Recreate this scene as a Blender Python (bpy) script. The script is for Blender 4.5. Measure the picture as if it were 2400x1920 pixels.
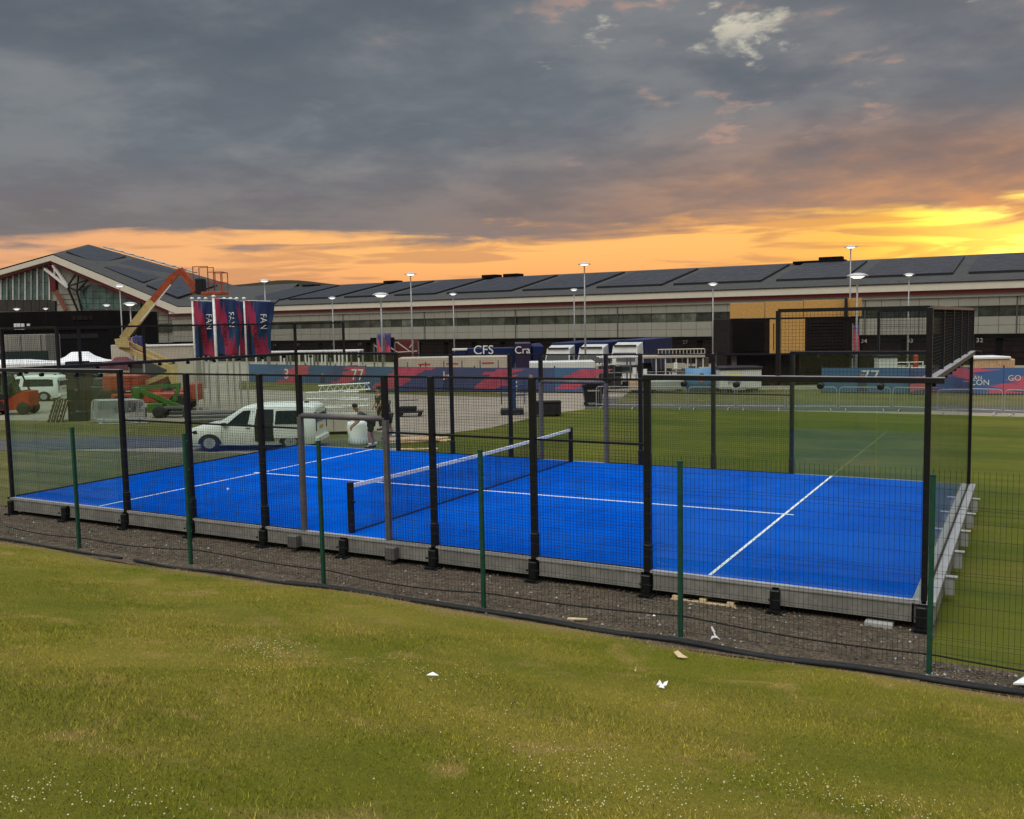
import bpy, math, random
import numpy as np
from mathutils import Vector, Matrix
random.seed(7); np.random.seed(7)
for o in list(bpy.data.objects): bpy.data.objects.remove(o)
SC = bpy.context.scene
COL = SC.collection
rad = math.radians
# ------------------------------------------------------------------ camera
# world: court plan metres, x along the 20 m side, y across, z = 0 on the blue turf
CAM = Vector((21.2144, -13.9087, 3.912))
YAW, PITCH, ROLL, F = -0.502153, -0.091728, -0.0196154, 2225.46
fw = Vector((math.cos(PITCH)*math.sin(YAW), math.cos(PITCH)*math.cos(YAW), math.sin(PITCH)))
r0 = Vector((math.cos(YAW), -math.sin(YAW), 0)); u0 = r0.cross(fw)
RT = math.cos(ROLL)*r0 + math.sin(ROLL)*u0
UP = -math.sin(ROLL)*r0 + math.cos(ROLL)*u0
cd = bpy.data.cameras.new('camera'); cam = bpy.data.objects.new('camera', cd); COL.objects.link(cam)
m3 = Matrix((RT, UP, -fw)).transposed()
cam.matrix_world = Matrix.Translation(CAM) @ m3.to_4x4()
cd.sensor_width = 36; cd.lens = F/2400*36; cd.clip_start = .1; cd.clip_end = 6000
SC.camera = cam
SC.view_settings.view_transform = 'Standard'; SC.view_settings.look = 'None'
SC.view_settings.gamma = 1; SC.view_settings.exposure = .5
SC.render.resolution_x = 1024; SC.render.resolution_y = 819
FW = Vector((math.sin(YAW), math.cos(YAW), 0))      # level forward of the survey
ROT = -YAW                                          # turns local x to the survey's right
def at(u, v, d):                                    # survey point: photo column/row and distance
    return CAM + d*(fw + RT*((u-1200)/F) - UP*((v-960)/F))
def gz(d):                                          # lie of the land: drops gently towards the paddock
    t = min(max((d-66)/30, 0), 1); t = t*t*(3-2*t)
    return -.44 - 2.26*t
def gpd(u, d):                                      # ground point in photo column u at distance d
    a, b = at(u, 500, d), at(u, 1500, d); t = (gz(d)-a.z)/(b.z-a.z)
    return a.lerp(b, t)
def gp(u, v, z=-.42):                               # where the sight line meets level z
    a = at(u, v, 1)-CAM; return CAM + a*((z-CAM.z)/a.z)
def hz(u, v, d): return at(u, v, d).z - gz(d)       # height above ground
# ------------------------------------------------------------------ world and light
SUN_EL, SUN_AZ = rad(58), YAW+math.pi+.5             # soft light of the whole cloud cover
W = bpy.data.worlds.new('World'); SC.world = W; W.use_nodes = True
nt = W.node_tree; nt.nodes.clear()
def N(tree, typ, **kw):
    n = tree.nodes.new(typ)
    for k, v in kw.items(): setattr(n, k, v)
    return n
class NG:                                            # tiny expression helper for node trees
    def __init__(s, t): s.t = t
    def put(s, sock, v):
        if hasattr(v, 'is_output'): s.t.links.new(v, sock)
        elif isinstance(v, (tuple, list)) and len(v) == 3 and sock.type == 'RGBA': sock.default_value = (*v, 1)
        else: sock.default_value = v
    def m(s, op, a, b=0., c=0., clamp=False):
        n = N(s.t, 'ShaderNodeMath', operation=op, use_clamp=clamp)
        for i, x in enumerate((a, b, c)): s.put(n.inputs[i], x)
        return n.outputs[0]
    def vm(s, op, a, b=(0, 0, 0)):
        n = N(s.t, 'ShaderNodeVectorMath', operation=op); s.put(n.inputs[0], a); s.put(n.inputs[1], b)
        return n.outputs['Value'] if op in ('DOT_PRODUCT', 'LENGTH') else n.outputs[0]
    def ss(s, a, lo, hi, t0=0., t1=1.):
        n = N(s.t, 'ShaderNodeMapRange', interpolation_type='SMOOTHSTEP')
        for i, x in enumerate((a, lo, hi, t0, t1)): s.put(n.inputs[i], x)
        return n.outputs[0]
    def mix(s, f, a, b, blend='MIX'):
        n = N(s.t, 'ShaderNodeMix', data_type='RGBA', blend_type=blend)
        s.put(n.inputs[0], f); s.put(n.inputs[6], a); s.put(n.inputs[7], b); return n.outputs[2]
    def noise(s, vec, scale, detail=4., rough=.5, dist=0.):
        n = N(s.t, 'ShaderNodeTexNoise')
        if vec is not None: s.put(n.inputs['Vector'], vec)
        n.inputs['Scale'].default_value = scale; n.inputs['Detail'].default_value = detail
        n.inputs['Roughness'].default_value = rough; n.inputs['Distortion'].default_value = dist
        return n.outputs[0]
g = NG(nt)
tc = N(nt, 'ShaderNodeTexCoord'); D = tc.outputs['Generated']
sx = N(nt, 'ShaderNodeSeparateXYZ'); g.put(sx.inputs[0], D); Z = sx.outputs[2]
sdir = (at(2415, 520, 1)-CAM).normalized(); shor = Vector((sdir.x, sdir.y, 0)).normalized()
sd = g.m('MAXIMUM', g.vm('DOT_PRODUCT', D, tuple(sdir)), 0.)
flat = g.vm('MULTIPLY', D, (1, 1, 0)); nrm = g.vm('NORMALIZE', flat)
hd = g.vm('DOT_PRODUCT', nrm, tuple(shor))          # 1 under the sunset, -1 opposite
zc = g.m('MAXIMUM', Z, 0.)
dv = g.m('ADD', zc, .14)
cmb = N(nt, 'ShaderNodeCombineXYZ')
for i in (0, 1): g.put(cmb.inputs[i], g.m('DIVIDE', sx.outputs[i], dv))
cmb.inputs[2].default_value = 3.4; HOLE = (1.9, .35, 0); Q = cmb.outputs[0]
n1 = g.noise(Q, .75, 6, .5, .1); n2 = g.noise(Q, 2.0, 7, .56, .15)
st = g.noise(g.vm('MULTIPLY', D, (5, 5, 55)), 1., 5, .55, .6)
st2 = g.noise(g.vm('MULTIPLY', D, (2.2, 2.2, 30)), 1.7, 3, .5, .3)
# lower edge of the cloud deck, ragged
n3 = g.noise(Q, 5.5, 7, .55, .15)
edge = g.m('ADD', g.m('MULTIPLY', g.m('MAXIMUM', hd, 0.), .020), .076)
zz = g.m('ADD', Z, g.m('ADD', g.m('MULTIPLY', g.m('SUBTRACT', st, .5), .060), g.m('MULTIPLY', g.m('SUBTRACT', n2, .5), .055)))
deck = g.ss(g.m('SUBTRACT', zz, edge), -.012, .010)
toward = g.ss(hd, -.5, .95)
near = g.m('POWER', sd, 55.); wide = g.m('POWER', sd, 14.); core = g.m('POWER', sd, 260.)
band = g.mix(g.ss(Z, .01, .085), (.78, .31, .125), (1.0, .50, .155))
band = g.mix(g.m('MULTIPLY', near, .9), band, (1.0, .55, .035))
band = g.mix(core, band, (2.3, 1.55, .22))
band = g.mix(g.ss(hd, .50, .88), (.84, .41, .19), band)
band = g.mix(toward, (.30, .22, .2), band)
bs = g.m('MAXIMUM', g.ss(st, .48, .60), g.ss(st2, .54, .60))
band = g.mix(g.m('MULTIPLY', bs, .55), band, g.mix(near, (.46, .22, .12), (.62, .25, .06)))
grey = g.mix(g.ss(n1, .33, .66), (.088, .112, .145), (.165, .190, .215))
grey = g.mix(g.ss(n2, .36, .68, 0., .75), grey, (.205, .215, .225))
grey = g.mix(g.m('MULTIPLY', g.ss(n2, .62, .40), g.ss(n3, .35, .65, .4, .7)), grey, (.106, .120, .143))
grey = g.mix(g.ss(n3, .48, .76, 0., .16), grey, (.27, .275, .275))
lowc = g.ss(Z, .19, .085)
grey = g.mix(g.m('MULTIPLY', lowc, .55), grey, (.215, .165, .148))
glowc = g.m('MULTIPLY', wide, g.ss(n2, .3, .70, .30, 1.))
grey = g.mix(g.m('MULTIPLY', glowc, g.ss(Z, .22, .10, .05, .95)), grey, (.66, .30, .12))
rim = g.m('MULTIPLY', g.m('MULTIPLY', g.ss(n3, .54, .66), g.ss(n2, .50, .58)), g.m('MULTIPLY', g.ss(hd, .75, .95), g.ss(Z, .12, .2)))
grey = g.mix(g.m('MULTIPLY', rim, .45), grey, (.58, .32, .23))
hn = g.noise(g.vm('ADD', Q, HOLE), 2.3, 9, .62, .3)
hn2 = g.noise(g.vm('ADD', Q, (5.3, 2.1, 1.)), 4.6, 8, .6, .2)
hole = g.m('MULTIPLY', g.m('MAXIMUM', g.ss(hn, .59, .68), g.m('MULTIPLY', g.ss(hn2, .57, .69), g.m('MULTIPLY', g.ss(Z, .24, .29), g.ss(hd, .86, .95)))), g.m('MULTIPLY', g.ss(Z, .18, .27), g.ss(hd, .72, .93, 0., 1.)))
sky = N(nt, 'ShaderNodeTexSky', sky_type='NISHITA', sun_disc=False)
sky.sun_elevation = SUN_EL; sky.sun_rotation = SUN_AZ
skyd = g.vm('MULTIPLY', sky.outputs[0], (.05, .05, .05))
grey = g.mix(g.m('MULTIPLY', hole, .85), grey, g.mix(.8, skyd, (.82, .74, .55)))
colr = g.mix(deck, band, grey)
lift = g.ss(Z, .32, .95, .78, 6.0)                   # an overcast sky is brightest overhead
colr = g.mix(1., colr, lift, 'MULTIPLY')
colr = g.mix(g.ss(Z, -.02, -.001), (.05, .05, .045), colr)
bg = N(nt, 'ShaderNodeBackground'); g.put(bg.inputs[0], colr); bg.inputs[1].default_value = 1
wo = N(nt, 'ShaderNodeOutputWorld'); nt.links.new(bg.outputs[0], wo.inputs[0])
sl = bpy.data.lights.new('sun', 'SUN'); sl.energy = 1.5; sl.angle = rad(60); sl.color = (1, .94, .83)
so = bpy.data.objects.new('sun', sl); COL.objects.link(so)
sv = Vector((math.sin(SUN_AZ)*math.cos(SUN_EL), math.cos(SUN_AZ)*math.cos(SUN_EL), math.sin(SUN_EL)))
so.rotation_euler = (-sv).to_track_quat('-Z', 'Y').to_euler(); so.location = (10, 5, 60)
# ------------------------------------------------------------------ materials
MATS = {}
def mat(name, c, rough=.7, metal=0., var=.12, vs=6., bump=0., bs=40., emit=None, spec=.4, alt=None, av=.5):
    """principled surface, colour broken up by object-space noise, optional relief"""
    if name in MATS: return MATS[name]
    M = bpy.data.materials.new(name); M.use_nodes = True; t = M.node_tree; b = t.nodes['Principled BSDF']; q = NG(t)
    co = N(t, 'ShaderNodeNewGeometry').outputs['Position']
    n = q.noise(co, vs, 5, .6)
    a = tuple(max(x*(1-var), 0) for x in c); e = tuple(min(x*(1+var), 1) for x in c)
    col = q.mix(q.ss(n, .3, .7), a, e)
    if alt: col = q.mix(q.m('MULTIPLY', q.ss(q.noise(co, vs*.23, 6, .62, .3), .42, .62), av), col, alt)
    q.put(b.inputs['Base Color'], col)
    q.put(b.inputs['Roughness'], q.ss(q.noise(co, vs*2.3, 3), .2, .8, max(rough-.1, .02), min(rough+.1, 1)))
    b.inputs['Metallic'].default_value = metal; b.inputs['Specular IOR Level'].default_value = spec
    if bump:
        bn = N(t, 'ShaderNodeBump'); bn.inputs['Strength'].default_value = bump; bn.inputs['Distance'].default_value = .02
        q.put(bn.inputs['Height'], q.noise(co, bs, 4, .6)); q.put(b.inputs['Normal'], bn.outputs[0])
    if emit: q.put(b.inputs['Emission Color'], c); b.inputs['Emission Strength'].default_value = emit
    MATS[name] = M; return M
def glassmat(name, tint, refl=.06, dirt=.04):
    M = bpy.data.materials.new(name); M.use_nodes = True; t = M.node_tree; t.nodes.clear(); q = NG(t)
    tr = N(t, 'ShaderNodeBsdfTransparent'); q.put(tr.inputs[0], tint)
    gl = N(t, 'ShaderNodeBsdfGlossy'); gl.inputs['Roughness'].default_value = .02
    fr = N(t, 'ShaderNodeLayerWeight'); fr.inputs[0].default_value = .5
    mx = N(t, 'ShaderNodeMixShader'); q.put(mx.inputs[0], q.m('ADD', q.m('MULTIPLY', q.m('POWER', fr.outputs['Facing'], 5.), .8), refl))
    t.links.new(tr.outputs[0], mx.inputs[1]); t.links.new(gl.outputs[0], mx.inputs[2])
    df = N(t, 'ShaderNodeBsdfDiffuse'); q.put(df.inputs[0], (.35, .40, .36))
    m2 = N(t, 'ShaderNodeMixShader')
    q.put(m2.inputs[0], q.m('MULTIPLY', q.noise(N(t, 'ShaderNodeNewGeometry').outputs['Position'], 1.3, 5), dirt*2))
    t.links.new(mx.outputs[0], m2.inputs[1]); t.links.new(df.outputs[0], m2.inputs[2])
    o = N(t, 'ShaderNodeOutputMaterial'); t.links.new(m2.outputs[0], o.inputs[0]); MATS[name] = M; return M
G = lambda n: MATS[n]
mat('black_steel', (.006, .006, .007), .45, .0, .3, 9, spec=.35)
mat('dark_wire', (.007, .009, .009), .6, 0, .2, spec=.2)
mat('fence_wire', (.010, .016, .014), .6, 0, .2, spec=.2)
mat('green_paint', (.008, .055, .034), .45, 0, .25, 9)
mat('galv', (.24, .23, .20), .6, .2, .18, 7, alt=(.16, .155, .135), av=.6)
mat('alloy', (.36, .35, .345), .5, .2, .1, 5, alt=(.30, .30, .31), av=.5)
mat('gate_grey', (.115, .105, .10), .5, .2, .15)
mat('turf_blue', (.001, .078, .46), .95, 0, .11, 2.2, .4, 220, spec=.0, alt=(.003, .100, .53), av=.8)
mat('line_white', (.82, .83, .82), .8, 0, .05, 20)
mat('rubber', (.012, .012, .012), .8)
mat('white_paint', (.74, .74, .69), .35, 0, .04, 3, spec=.5)
mat('white_cloth', (.78, .78, .76), .8, 0, .05, 2)
mat('dark_plastic', (.012, .012, .013), .5, 0, .3)
mat('dark_glass', (.006, .011, .010), .12, 0, .2, spec=.3)
mat('timber', (.52, .34, .19), .8, 0, .2, 12, alt=(.40, .25, .14))
mat('pale_wood', (.66, .50, .30), .8, 0, .12, 14)
mat('old_wood', (.075, .06, .045), .85, 0, .35, 8)
mat('red_paint', (.40, .040, .016), .35, 0, .12, 4)
mat('orange_paint', (.36, .062, .020), .45, 0, .15, 5)
mat('cream_paint', (.46, .34, .13), .5, 0, .14, 4, alt=(.34, .25, .10))
mat('lime_paint', (.05, .145, .010), .5, 0, .15, 5)
mat('dark_green', (.010, .026, .02), .5, 0, .3)
mat('cladding', (.245, .236, .195), .55, 0, .05, .7)
mat('fascia', (.52, .48, .385), .55, 0, .04, .6)
mat('red_stripe', (.10, .006, .008), .5)
mat('roof_grey', (.036, .034, .031), .85, 0, .12, .5)
mat('solar', (.013, .014, .020), .5, 0, .12, .35, spec=.2)
mat('solar_edge', (.008, .008, .008), .6)
mat('garage_black', (.007, .006, .006), .8, 0, .25, .4, spec=.06)
mat('joint', (.06, .058, .052), .8)
mat('win_a', (.055, .062, .045), .25, 0, .5, .6, spec=.5)
mat('win_b', (.025, .03, .022), .25, 0, .5, .9, spec=.5)
mat('win_c', (.10, .11, .085), .3, 0, .5, .7, spec=.5)
mat('curtain', (.035, .085, .075), .12, 0, .45, .35, spec=.6)
mat('curtain_dark', (.008, .014, .013), .2, 0, .4, .3, spec=.6)
mat('steel_white', (.62, .60, .55), .5, .1)
mat('concrete', (.33, .325, .30), .8, 0, .12, .5)
mat('container', (.015, .010, .009), .65, 0, .2, 2, spec=.1)
mat('osb', (.50, .27, .075), .75, 0, .16, 14)
mat('cabin_cream', (.42, .365, .28), .6, 0, .06, 1)
mat('cabin_white', (.60, .60, .56), .6, 0, .06, 1)
mat('cabin_dark', (.03, .035, .034), .5)
mat('truck_blue', (.006, .012, .058), .5, 0, .1, 1, spec=.2)
mat('truck_purple', (.018, .008, .036), .4, 0, .1, 1)
mat('maroon', (.11, .02, .032), .8)
mat('lamp_lit', (1, .97, .9), .4, emit=.9)
mat('lamp_hood', (.45, .45, .44), .4, .2)
mat('pole', (.30, .295, .28), .5, .4)
mat('banner_navy', (.018, .032, .10), .6, 0, .1, .6)
mat('sticker', (.75, .66, .1), .6)
mat('skin', (.36, .19, .13), .6)
mat('cloth_grey', (.075, .078, .078), .9, 0, .2, 12)
mat('cloth_black', (.010, .010, .012), .9, 0, .2, 12)
mat('cloth_navy', (.03, .04, .05), .9, 0, .2, 12)
mat('hair', (.012, .009, .007), .8)
mat('blue_paint', (.015, .045, .14), .5)
mat('card', (.55, .40, .23), .8, 0, .1, 20)
mat('plate_yellow', (.62, .30, .02), .5)
mat('clover_white', (.62, .58, .36), .9, 0, .1, 40)
mat('stone', (.145, .116, .086), .95, 0, .5, 30)
mat('red_board', (.080, .005, .007), .6)
mat('boom_orange', (.28, .048, .014), .5, 0, .2, 4)
mat('lorry_white', (.46, .46, .43), .5, 0, .1, 1)
mat('fin_red', (.15, .045, .03), .6)
mat('hill', (.05, .05, .03), .95, 0, .2, .01)
glassmat('court_glass', (.90, .95, .92), .042, .006)
glassmat('car_glass', (.22, .30, .25), .09, .02)
def banner_mat(name, base, streak, base2, ax, sc=1., skew=.55, seed=0.):
    """printed cloth: jagged streaks of colour; ax = object-space axes (along, across)"""
    M = bpy.data.materials.new(name); M.use_nodes = True; t = M.node_tree; b = t.nodes['Principled BSDF']; q = NG(t)
    o = N(t, 'ShaderNodeTexCoord').outputs['Object']; s = N(t, 'ShaderNodeSeparateXYZ'); q.put(s.inputs[0], o)
    a, c = s.outputs[ax[0]], s.outputs[ax[1]]
    k = N(t, 'ShaderNodeCombineXYZ'); q.put(k.inputs[0], q.m('MULTIPLY', a, .35*sc)); q.put(k.inputs[1], q.m('MULTIPLY', c, 5*sc)); k.inputs[2].default_value = seed
    j = q.noise(k.outputs[0], 1.6, 2, .7)
    w = q.m('ADD', q.m('ADD', q.m('MULTIPLY', a, .5*sc), q.m('MULTIPLY', c, skew*sc)), q.m('MULTIPLY', j, 1.6))
    f = q.m('FRACT', q.m('ADD', q.m('MULTIPLY', w, .55), seed))
    msk = q.m('MULTIPLY', q.ss(f, .30, .32), q.ss(f, .62, .60))
    col = q.mix(q.ss(q.noise(o, .5*sc, 2), .42, .62), base, base2)
    q.put(b.inputs['Base Color'], q.mix(msk, col, streak)); b.inputs['Roughness'].default_value = .65
    b.inputs['Specular IOR Level'].default_value = .25
    MATS[name] = M
NAVY, RED, TEAL = (.022, .036, .11), (.42, .045, .085), (.03, .15, .27)
banner_mat('hoard_a', (.045, .055, .12), (.42, .075, .12), (.045, .15, .25), (0, 2), 1.0, .9, .1)
banner_mat('hoard_b', (.05, .065, .14), (.42, .08, .12), (.045, .17, .28), (0, 2), .85, .8, .45)
mat('print_red', (.40, .065, .10), .65, 0, .15, 3); mat('print_navy', (.03, .035, .08), .65)
mat('hoard_n', (.055, .065, .14), .65, 0, .12, .5, alt=(.045, .12, .22), av=.6); mat('hoard_t', (.05, .12, .23), .65, 0, .12, .5, alt=(.055, .07, .15), av=.5)
banner_mat('hoard_c', (.06, .06, .15), (.50, .10, .15), (.06, .12, .27), (0, 2), .75, -1.3, .2)
banner_mat('flag_print', (.014, .028, .095), (.30, .022, .06), (.015, .07, .13), (2, 0), .62, 1.5, .05)
banner_mat('feather_print', (.07, .05, .17), (.55, .08, .12), (.03, .08, .25), (2, 0), .9, 1.4, .3)
# ------------------------------------------------------------------ mesh helper
class MB:
    def __init__(s): s.v = []; s.f = []; s.mi = []
    def add(s, V, Fc, mi=0):
        o = len(s.v); s.v += [tuple(p) for p in V]; s.f += [tuple(i+o for i in f) for f in Fc]; s.mi += [mi]*len(Fc); return s
    BF = ((0, 3, 2, 1), (4, 5, 6, 7), (0, 1, 5, 4), (1, 2, 6, 5), (2, 3, 7, 6), (3, 0, 4, 7))
    def box(s, x0, x1, y0, y1, z0, z1, mi=0):
        return s.add([(x0, y0, z0), (x1, y0, z0), (x1, y1, z0), (x0, y1, z0), (x0, y0, z1), (x1, y0, z1), (x1, y1, z1), (x0, y1, z1)], MB.BF, mi)
    def cbox(s, x, y, z, a, b, c, mi=0): return s.box(x-a/2, x+a/2, y-b/2, y+b/2, z-c/2, z+c/2, mi)
    def chbox(s, x0, x1, y0, y1, z0, z1, b=.02, mi=0):   # box with chamfered edges
        V = []; Fc = []
        for (z, i) in ((z0, b), (z0+b, 0), (z1-b, 0), (z1, b)):
            V += [(x0+i+b, y0+i, z), (x1-i-b, y0+i, z), (x1-i, y0+i+b, z), (x1-i, y1-i-b, z), (x1-i-b, y1-i, z), (x0+i+b, y1-i, z), (x0+i, y1-i-b, z), (x0+i, y0+i+b, z)]
        for k in range(3):
            for j in range(8): Fc.append((k*8+j, k*8+(j+1) % 8, (k+1)*8+(j+1) % 8, (k+1)*8+j))
        Fc += [tuple(range(7, -1, -1)), tuple(range(24, 32))]
        return s.add(V, Fc, mi)
    def beam(s, p, q, w, h=None, up=(0, 0, 1), mi=0):
        p, q = Vector(p), Vector(q); h = w if h is None else h; d = (q-p).normalized()
        a = d.cross(Vector(up))
        if a.length < 1e-4: a = d.cross(Vector((0, 1, 0)))
        a.normalize(); b = a.cross(d); a = a*w/2; b = b*h/2
        return s.add([p-a-b, p+a-b, p+a+b, p-a+b, q-a-b, q+a-b, q+a+b, q-a+b], ((0, 1, 2, 3), (7, 6, 5, 4), (4, 5, 1, 0), (5, 6, 2, 1), (6, 7, 3, 2), (7, 4, 0, 3)), mi)
    def tube(s, P, r, n=6, mi=0, cap=True):
        P = [Vector(p) for p in P]; V = []; Fc = []; R_ = r if isinstance(r, (list, tuple)) else [r]*len(P); pa = None
        for i, p in enumerate(P):
            d = (P[min(i+1, len(P)-1)]-P[max(i-1, 0)]).normalized()
            if pa is None:
                a = d.cross(Vector((0, 0, 1)))
                if a.length < 1e-3: a = d.cross(Vector((0, 1, 0)))
            else: a = pa - d*pa.dot(d)
            a.normalize(); pa = a; b = d.cross(a)
            V += [p+(a*math.cos(t)+b*math.sin(t))*R_[i] for t in [2*math.pi*k/n for k in range(n)]]
        for i in range(len(P)-1):
            for k in range(n): Fc.append((i*n+k, i*n+(k+1) % n, (i+1)*n+(k+1) % n, (i+1)*n+k))
        if cap: Fc += [tuple(range(n-1, -1, -1)), tuple(range((len(P)-1)*n, len(P)*n))]
        return s.add(V, Fc, mi)
    def lathe(s, prof, c=(0, 0, 0), n=16, axis='z', mi=0):
        V = []; Fc = []
        for r, h in prof:
            for k in range(n):
                t = 2*math.pi*k/n; a, b = r*math.cos(t), r*math.sin(t)
                V.append({'z': (c[0]+a, c[1]+b, c[2]+h), 'y': (c[0]+a, c[1]+h, c[2]+b), 'x': (c[0]+h, c[1]+a, c[2]+b)}[axis])
        for i in range(len(prof)-1):
            for k in range(n): Fc.append((i*n+k, i*n+(k+1) % n, (i+1)*n+(k+1) % n, (i+1)*n+k))
        Fc += [tuple(range(n-1, -1, -1)), tuple(range((len(prof)-1)*n, len(prof)*n))]
        return s.add(V, Fc, mi)
    def prism(s, pts, y0, y1, mi=0):                     # outline in x,z pushed along y
        n = len(pts); V = [(x, y0, z) for x, z in pts]+[(x, y1, z) for x, z in pts]
        return s.add(V, [tuple(range(n)), tuple(range(2*n-1, n-1, -1))]+[((i+1) % n, i, n+i, n+(i+1) % n) for i in range(n)], mi)
    def poly(s, P, mi=0): return s.add(P, [tuple(range(len(P)))], mi)
    def mesh(s, name, mats):
        me = bpy.data.meshes.new(name); me.from_pydata(s.v, [], s.f)
        for m in (mats if isinstance(mats, (list, tuple)) else [mats]): me.materials.append(G(m) if isinstance(m, str) else m)
        if any(s.mi): me.polygons.foreach_set('material_index', s.mi)
        me.update(); return me
    def build(s, name, mats, parent=None, world=False, smooth=False, loc=None):
        if world and parent is not None:
            L = parent.location; s.v = [(a-L.x, b-L.y, c-L.z) for a, b, c in s.v]
        me = s.mesh(name, mats)
        if smooth: me.polygons.foreach_set('use_smooth', [True]*len(me.polygons))
        return link(name, me, parent, loc)
def link(name, me, parent=None, loc=None, rz=None):
    o = bpy.data.objects.new(name, me); COL.objects.link(o); o.parent = parent
    if loc is not None: o.location = loc
    if rz is not None: o.rotation_euler[2] = rz
    return o
def tag(o, label, cat, group=None, kind=None):
    if label: o['label'] = label
    if cat: o['category'] = cat
    if group: o['group'] = group
    if kind: o['kind'] = kind
    return o
def thing(name, label, cat, loc=(0, 0, 0), rz=0., group=None):
    o = bpy.data.objects.new(name, None); COL.objects.link(o); o.empty_display_size = .2
    o.location = loc; o.rotation_euler = (0, 0, rz); return tag(o, label, cat, group)
def copy_tree(o, parent=None):
    c = o.copy(); COL.objects.link(c); c.parent = parent
    for ch in list(o.children): copy_tree(ch, c)
    return c
def struct(name, mb, m): return tag(mb.build(name, m), None, None, None, 'structure')
def text(body, size, m, parent, loc, rot=(math.pi/2, 0, 0), ext=.01, name='lettering', sx=1.):
    cu = bpy.data.curves.new('t', 'FONT'); cu.body = body; cu.size = size; cu.extrude = ext; cu.align_x = 'CENTER'; cu.align_y = 'CENTER'
    cu.resolution_u = 3
    ob = bpy.data.objects.new('t', cu); me = bpy.data.meshes.new_from_object(ob); bpy.data.objects.remove(ob)
    me.materials.clear(); me.materials.append(G(m))
    o = link(name, me, parent, loc); o.rotation_euler = rot; o.scale = (sx, 1, 1); return o
# ------------------------------------------------------------------ ground
def grass_mat(name, c1, c2, c3, sc=.5, bump=.5, bs=60, fine=25., rnd=False, dry=None):
    M = bpy.data.materials.new(name); M.use_nodes = True; t = M.node_tree; b = t.nodes['Principled BSDF']; q = NG(t)
    p = N(t, 'ShaderNodeNewGeometry').outputs['Position']
    col = q.mix(q.ss(q.noise(p, sc, 5, .6, .4), .36, .64), c1, c2)
    col = q.mix(q.ss(q.noise(p, sc*2.7, 6, .65, .6), .52, .70, 0., .8), col, c3)
    lo = q.noise(q.vm('MULTIPLY', p, (.10, .55, .5)), 1.3, 4, .6, .3)      # long soft bands of wear and mowing
    col = q.mix(1., col, q.mix(q.ss(lo, .32, .68), *(((.88, .91, .88), (1.10, 1.07, 1.06)) if dry else ((.76, .82, .76), (1.2, 1.13, 1.12)))), 'MULTIPLY')
    if dry:                                              # parched fringe along the gravel edge
        sp = N(t, 'ShaderNodeSeparateXYZ'); q.put(sp.inputs[0], p)
        yy_ = q.m('ADD', sp.outputs[1], q.m('MULTIPLY', q.m('SUBTRACT', q.noise(p, 1.4, 5, .65), .5), 1.5))
        col = q.mix(q.ss(yy_, -2.75, -2.1, 0., .85), col, dry)
    fn = q.noise(p, fine, 3, .7)
    col = q.mix(1., col, q.mix(fn, (.62, .62, .62), (1.4, 1.4, 1.35)), 'MULTIPLY')
    if rnd:
        at_ = N(t, 'ShaderNodeAttribute', attribute_name='rnd')
        col = q.mix(1., col, q.mix(at_.outputs['Fac'], (.38, .42, .35), (2.0, 1.85, 1.7)), 'MULTIPLY')
    q.put(b.inputs['Base Color'], col); b.inputs['Roughness'].default_value = .9; b.inputs['Specular IOR Level'].default_value = .12
    if bump:
        bn = N(t, 'ShaderNodeBump'); bn.inputs['Strength'].default_value = bump; bn.inputs['Distance'].default_value = .03
        q.put(bn.inputs['Height'], q.noise(p, bs, 4, .65)); q.put(b.inputs['Normal'], bn.outputs[0])
    MATS[name] = M
grass_mat('bank_grass', (.130, .132, .011), (.195, .165, .024), (.27, .19, .055), .42, .9, 70, dry=(.24, .165, .075))
grass_mat('bank_blades', (.170, .176, .014), (.265, .222, .038), (.37, .265, .10), .42, 0, 70, 25., True, dry=(.36, .25, .12))
grass_mat('lawn_grass', (.060, .077, .008), (.090, .097, .011), (.120, .100, .020), .16, .5, 60)
grass_mat('verge_grass', (.085, .086, .022), (.118, .104, .036), (.15, .12, .06), .3, .5, 40)
mat('paving', (.27, .228, .17), .9, 0, .12, .5, .3, 30, spec=.2, alt=(.22, .195, .15), av=.7)
mat('asphalt', (.080, .076, .068), .9, 0, .15, .8, .4, 60, spec=.2, alt=(.105, .10, .092), av=.5)
mat('gravel', (.112, .086, .060), .95, 0, .55, 26, 1., 45, spec=.1, alt=(.066, .052, .038), av=.8)
mat('kerb_stone', (.40, .38, .34), .85)
def base_ground():
    V = []; Fc = []
    ds = list(np.linspace(-80, 60, 8))+list(np.linspace(66, 100, 12))+[150, 260, 500, 900, 1600, 3000]
    xs = [-3000, -1500, -700, -300, -150, -70, -30, 0, 30, 70, 150, 300, 700, 1500, 3000]
    c0 = Vector((CAM.x, CAM.y, 0))
    for d in ds:
        for x in xs:
            p = c0 + FW*d + r0*x; V.append((p.x, p.y, gz(d)))
    n = len(xs)
    for i in range(len(ds)-1):
        for j in range(n-1): Fc.append((i*n+j, i*n+j+1, (i+1)*n+j+1, (i+1)*n+j))
    struct('ground', MB().add(V, Fc), 'paving')
base_ground()
def sheet(name, pts, z, m):
    return struct(name, MB().poly([(p[0], p[1], z) for p in pts]), m)
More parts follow.
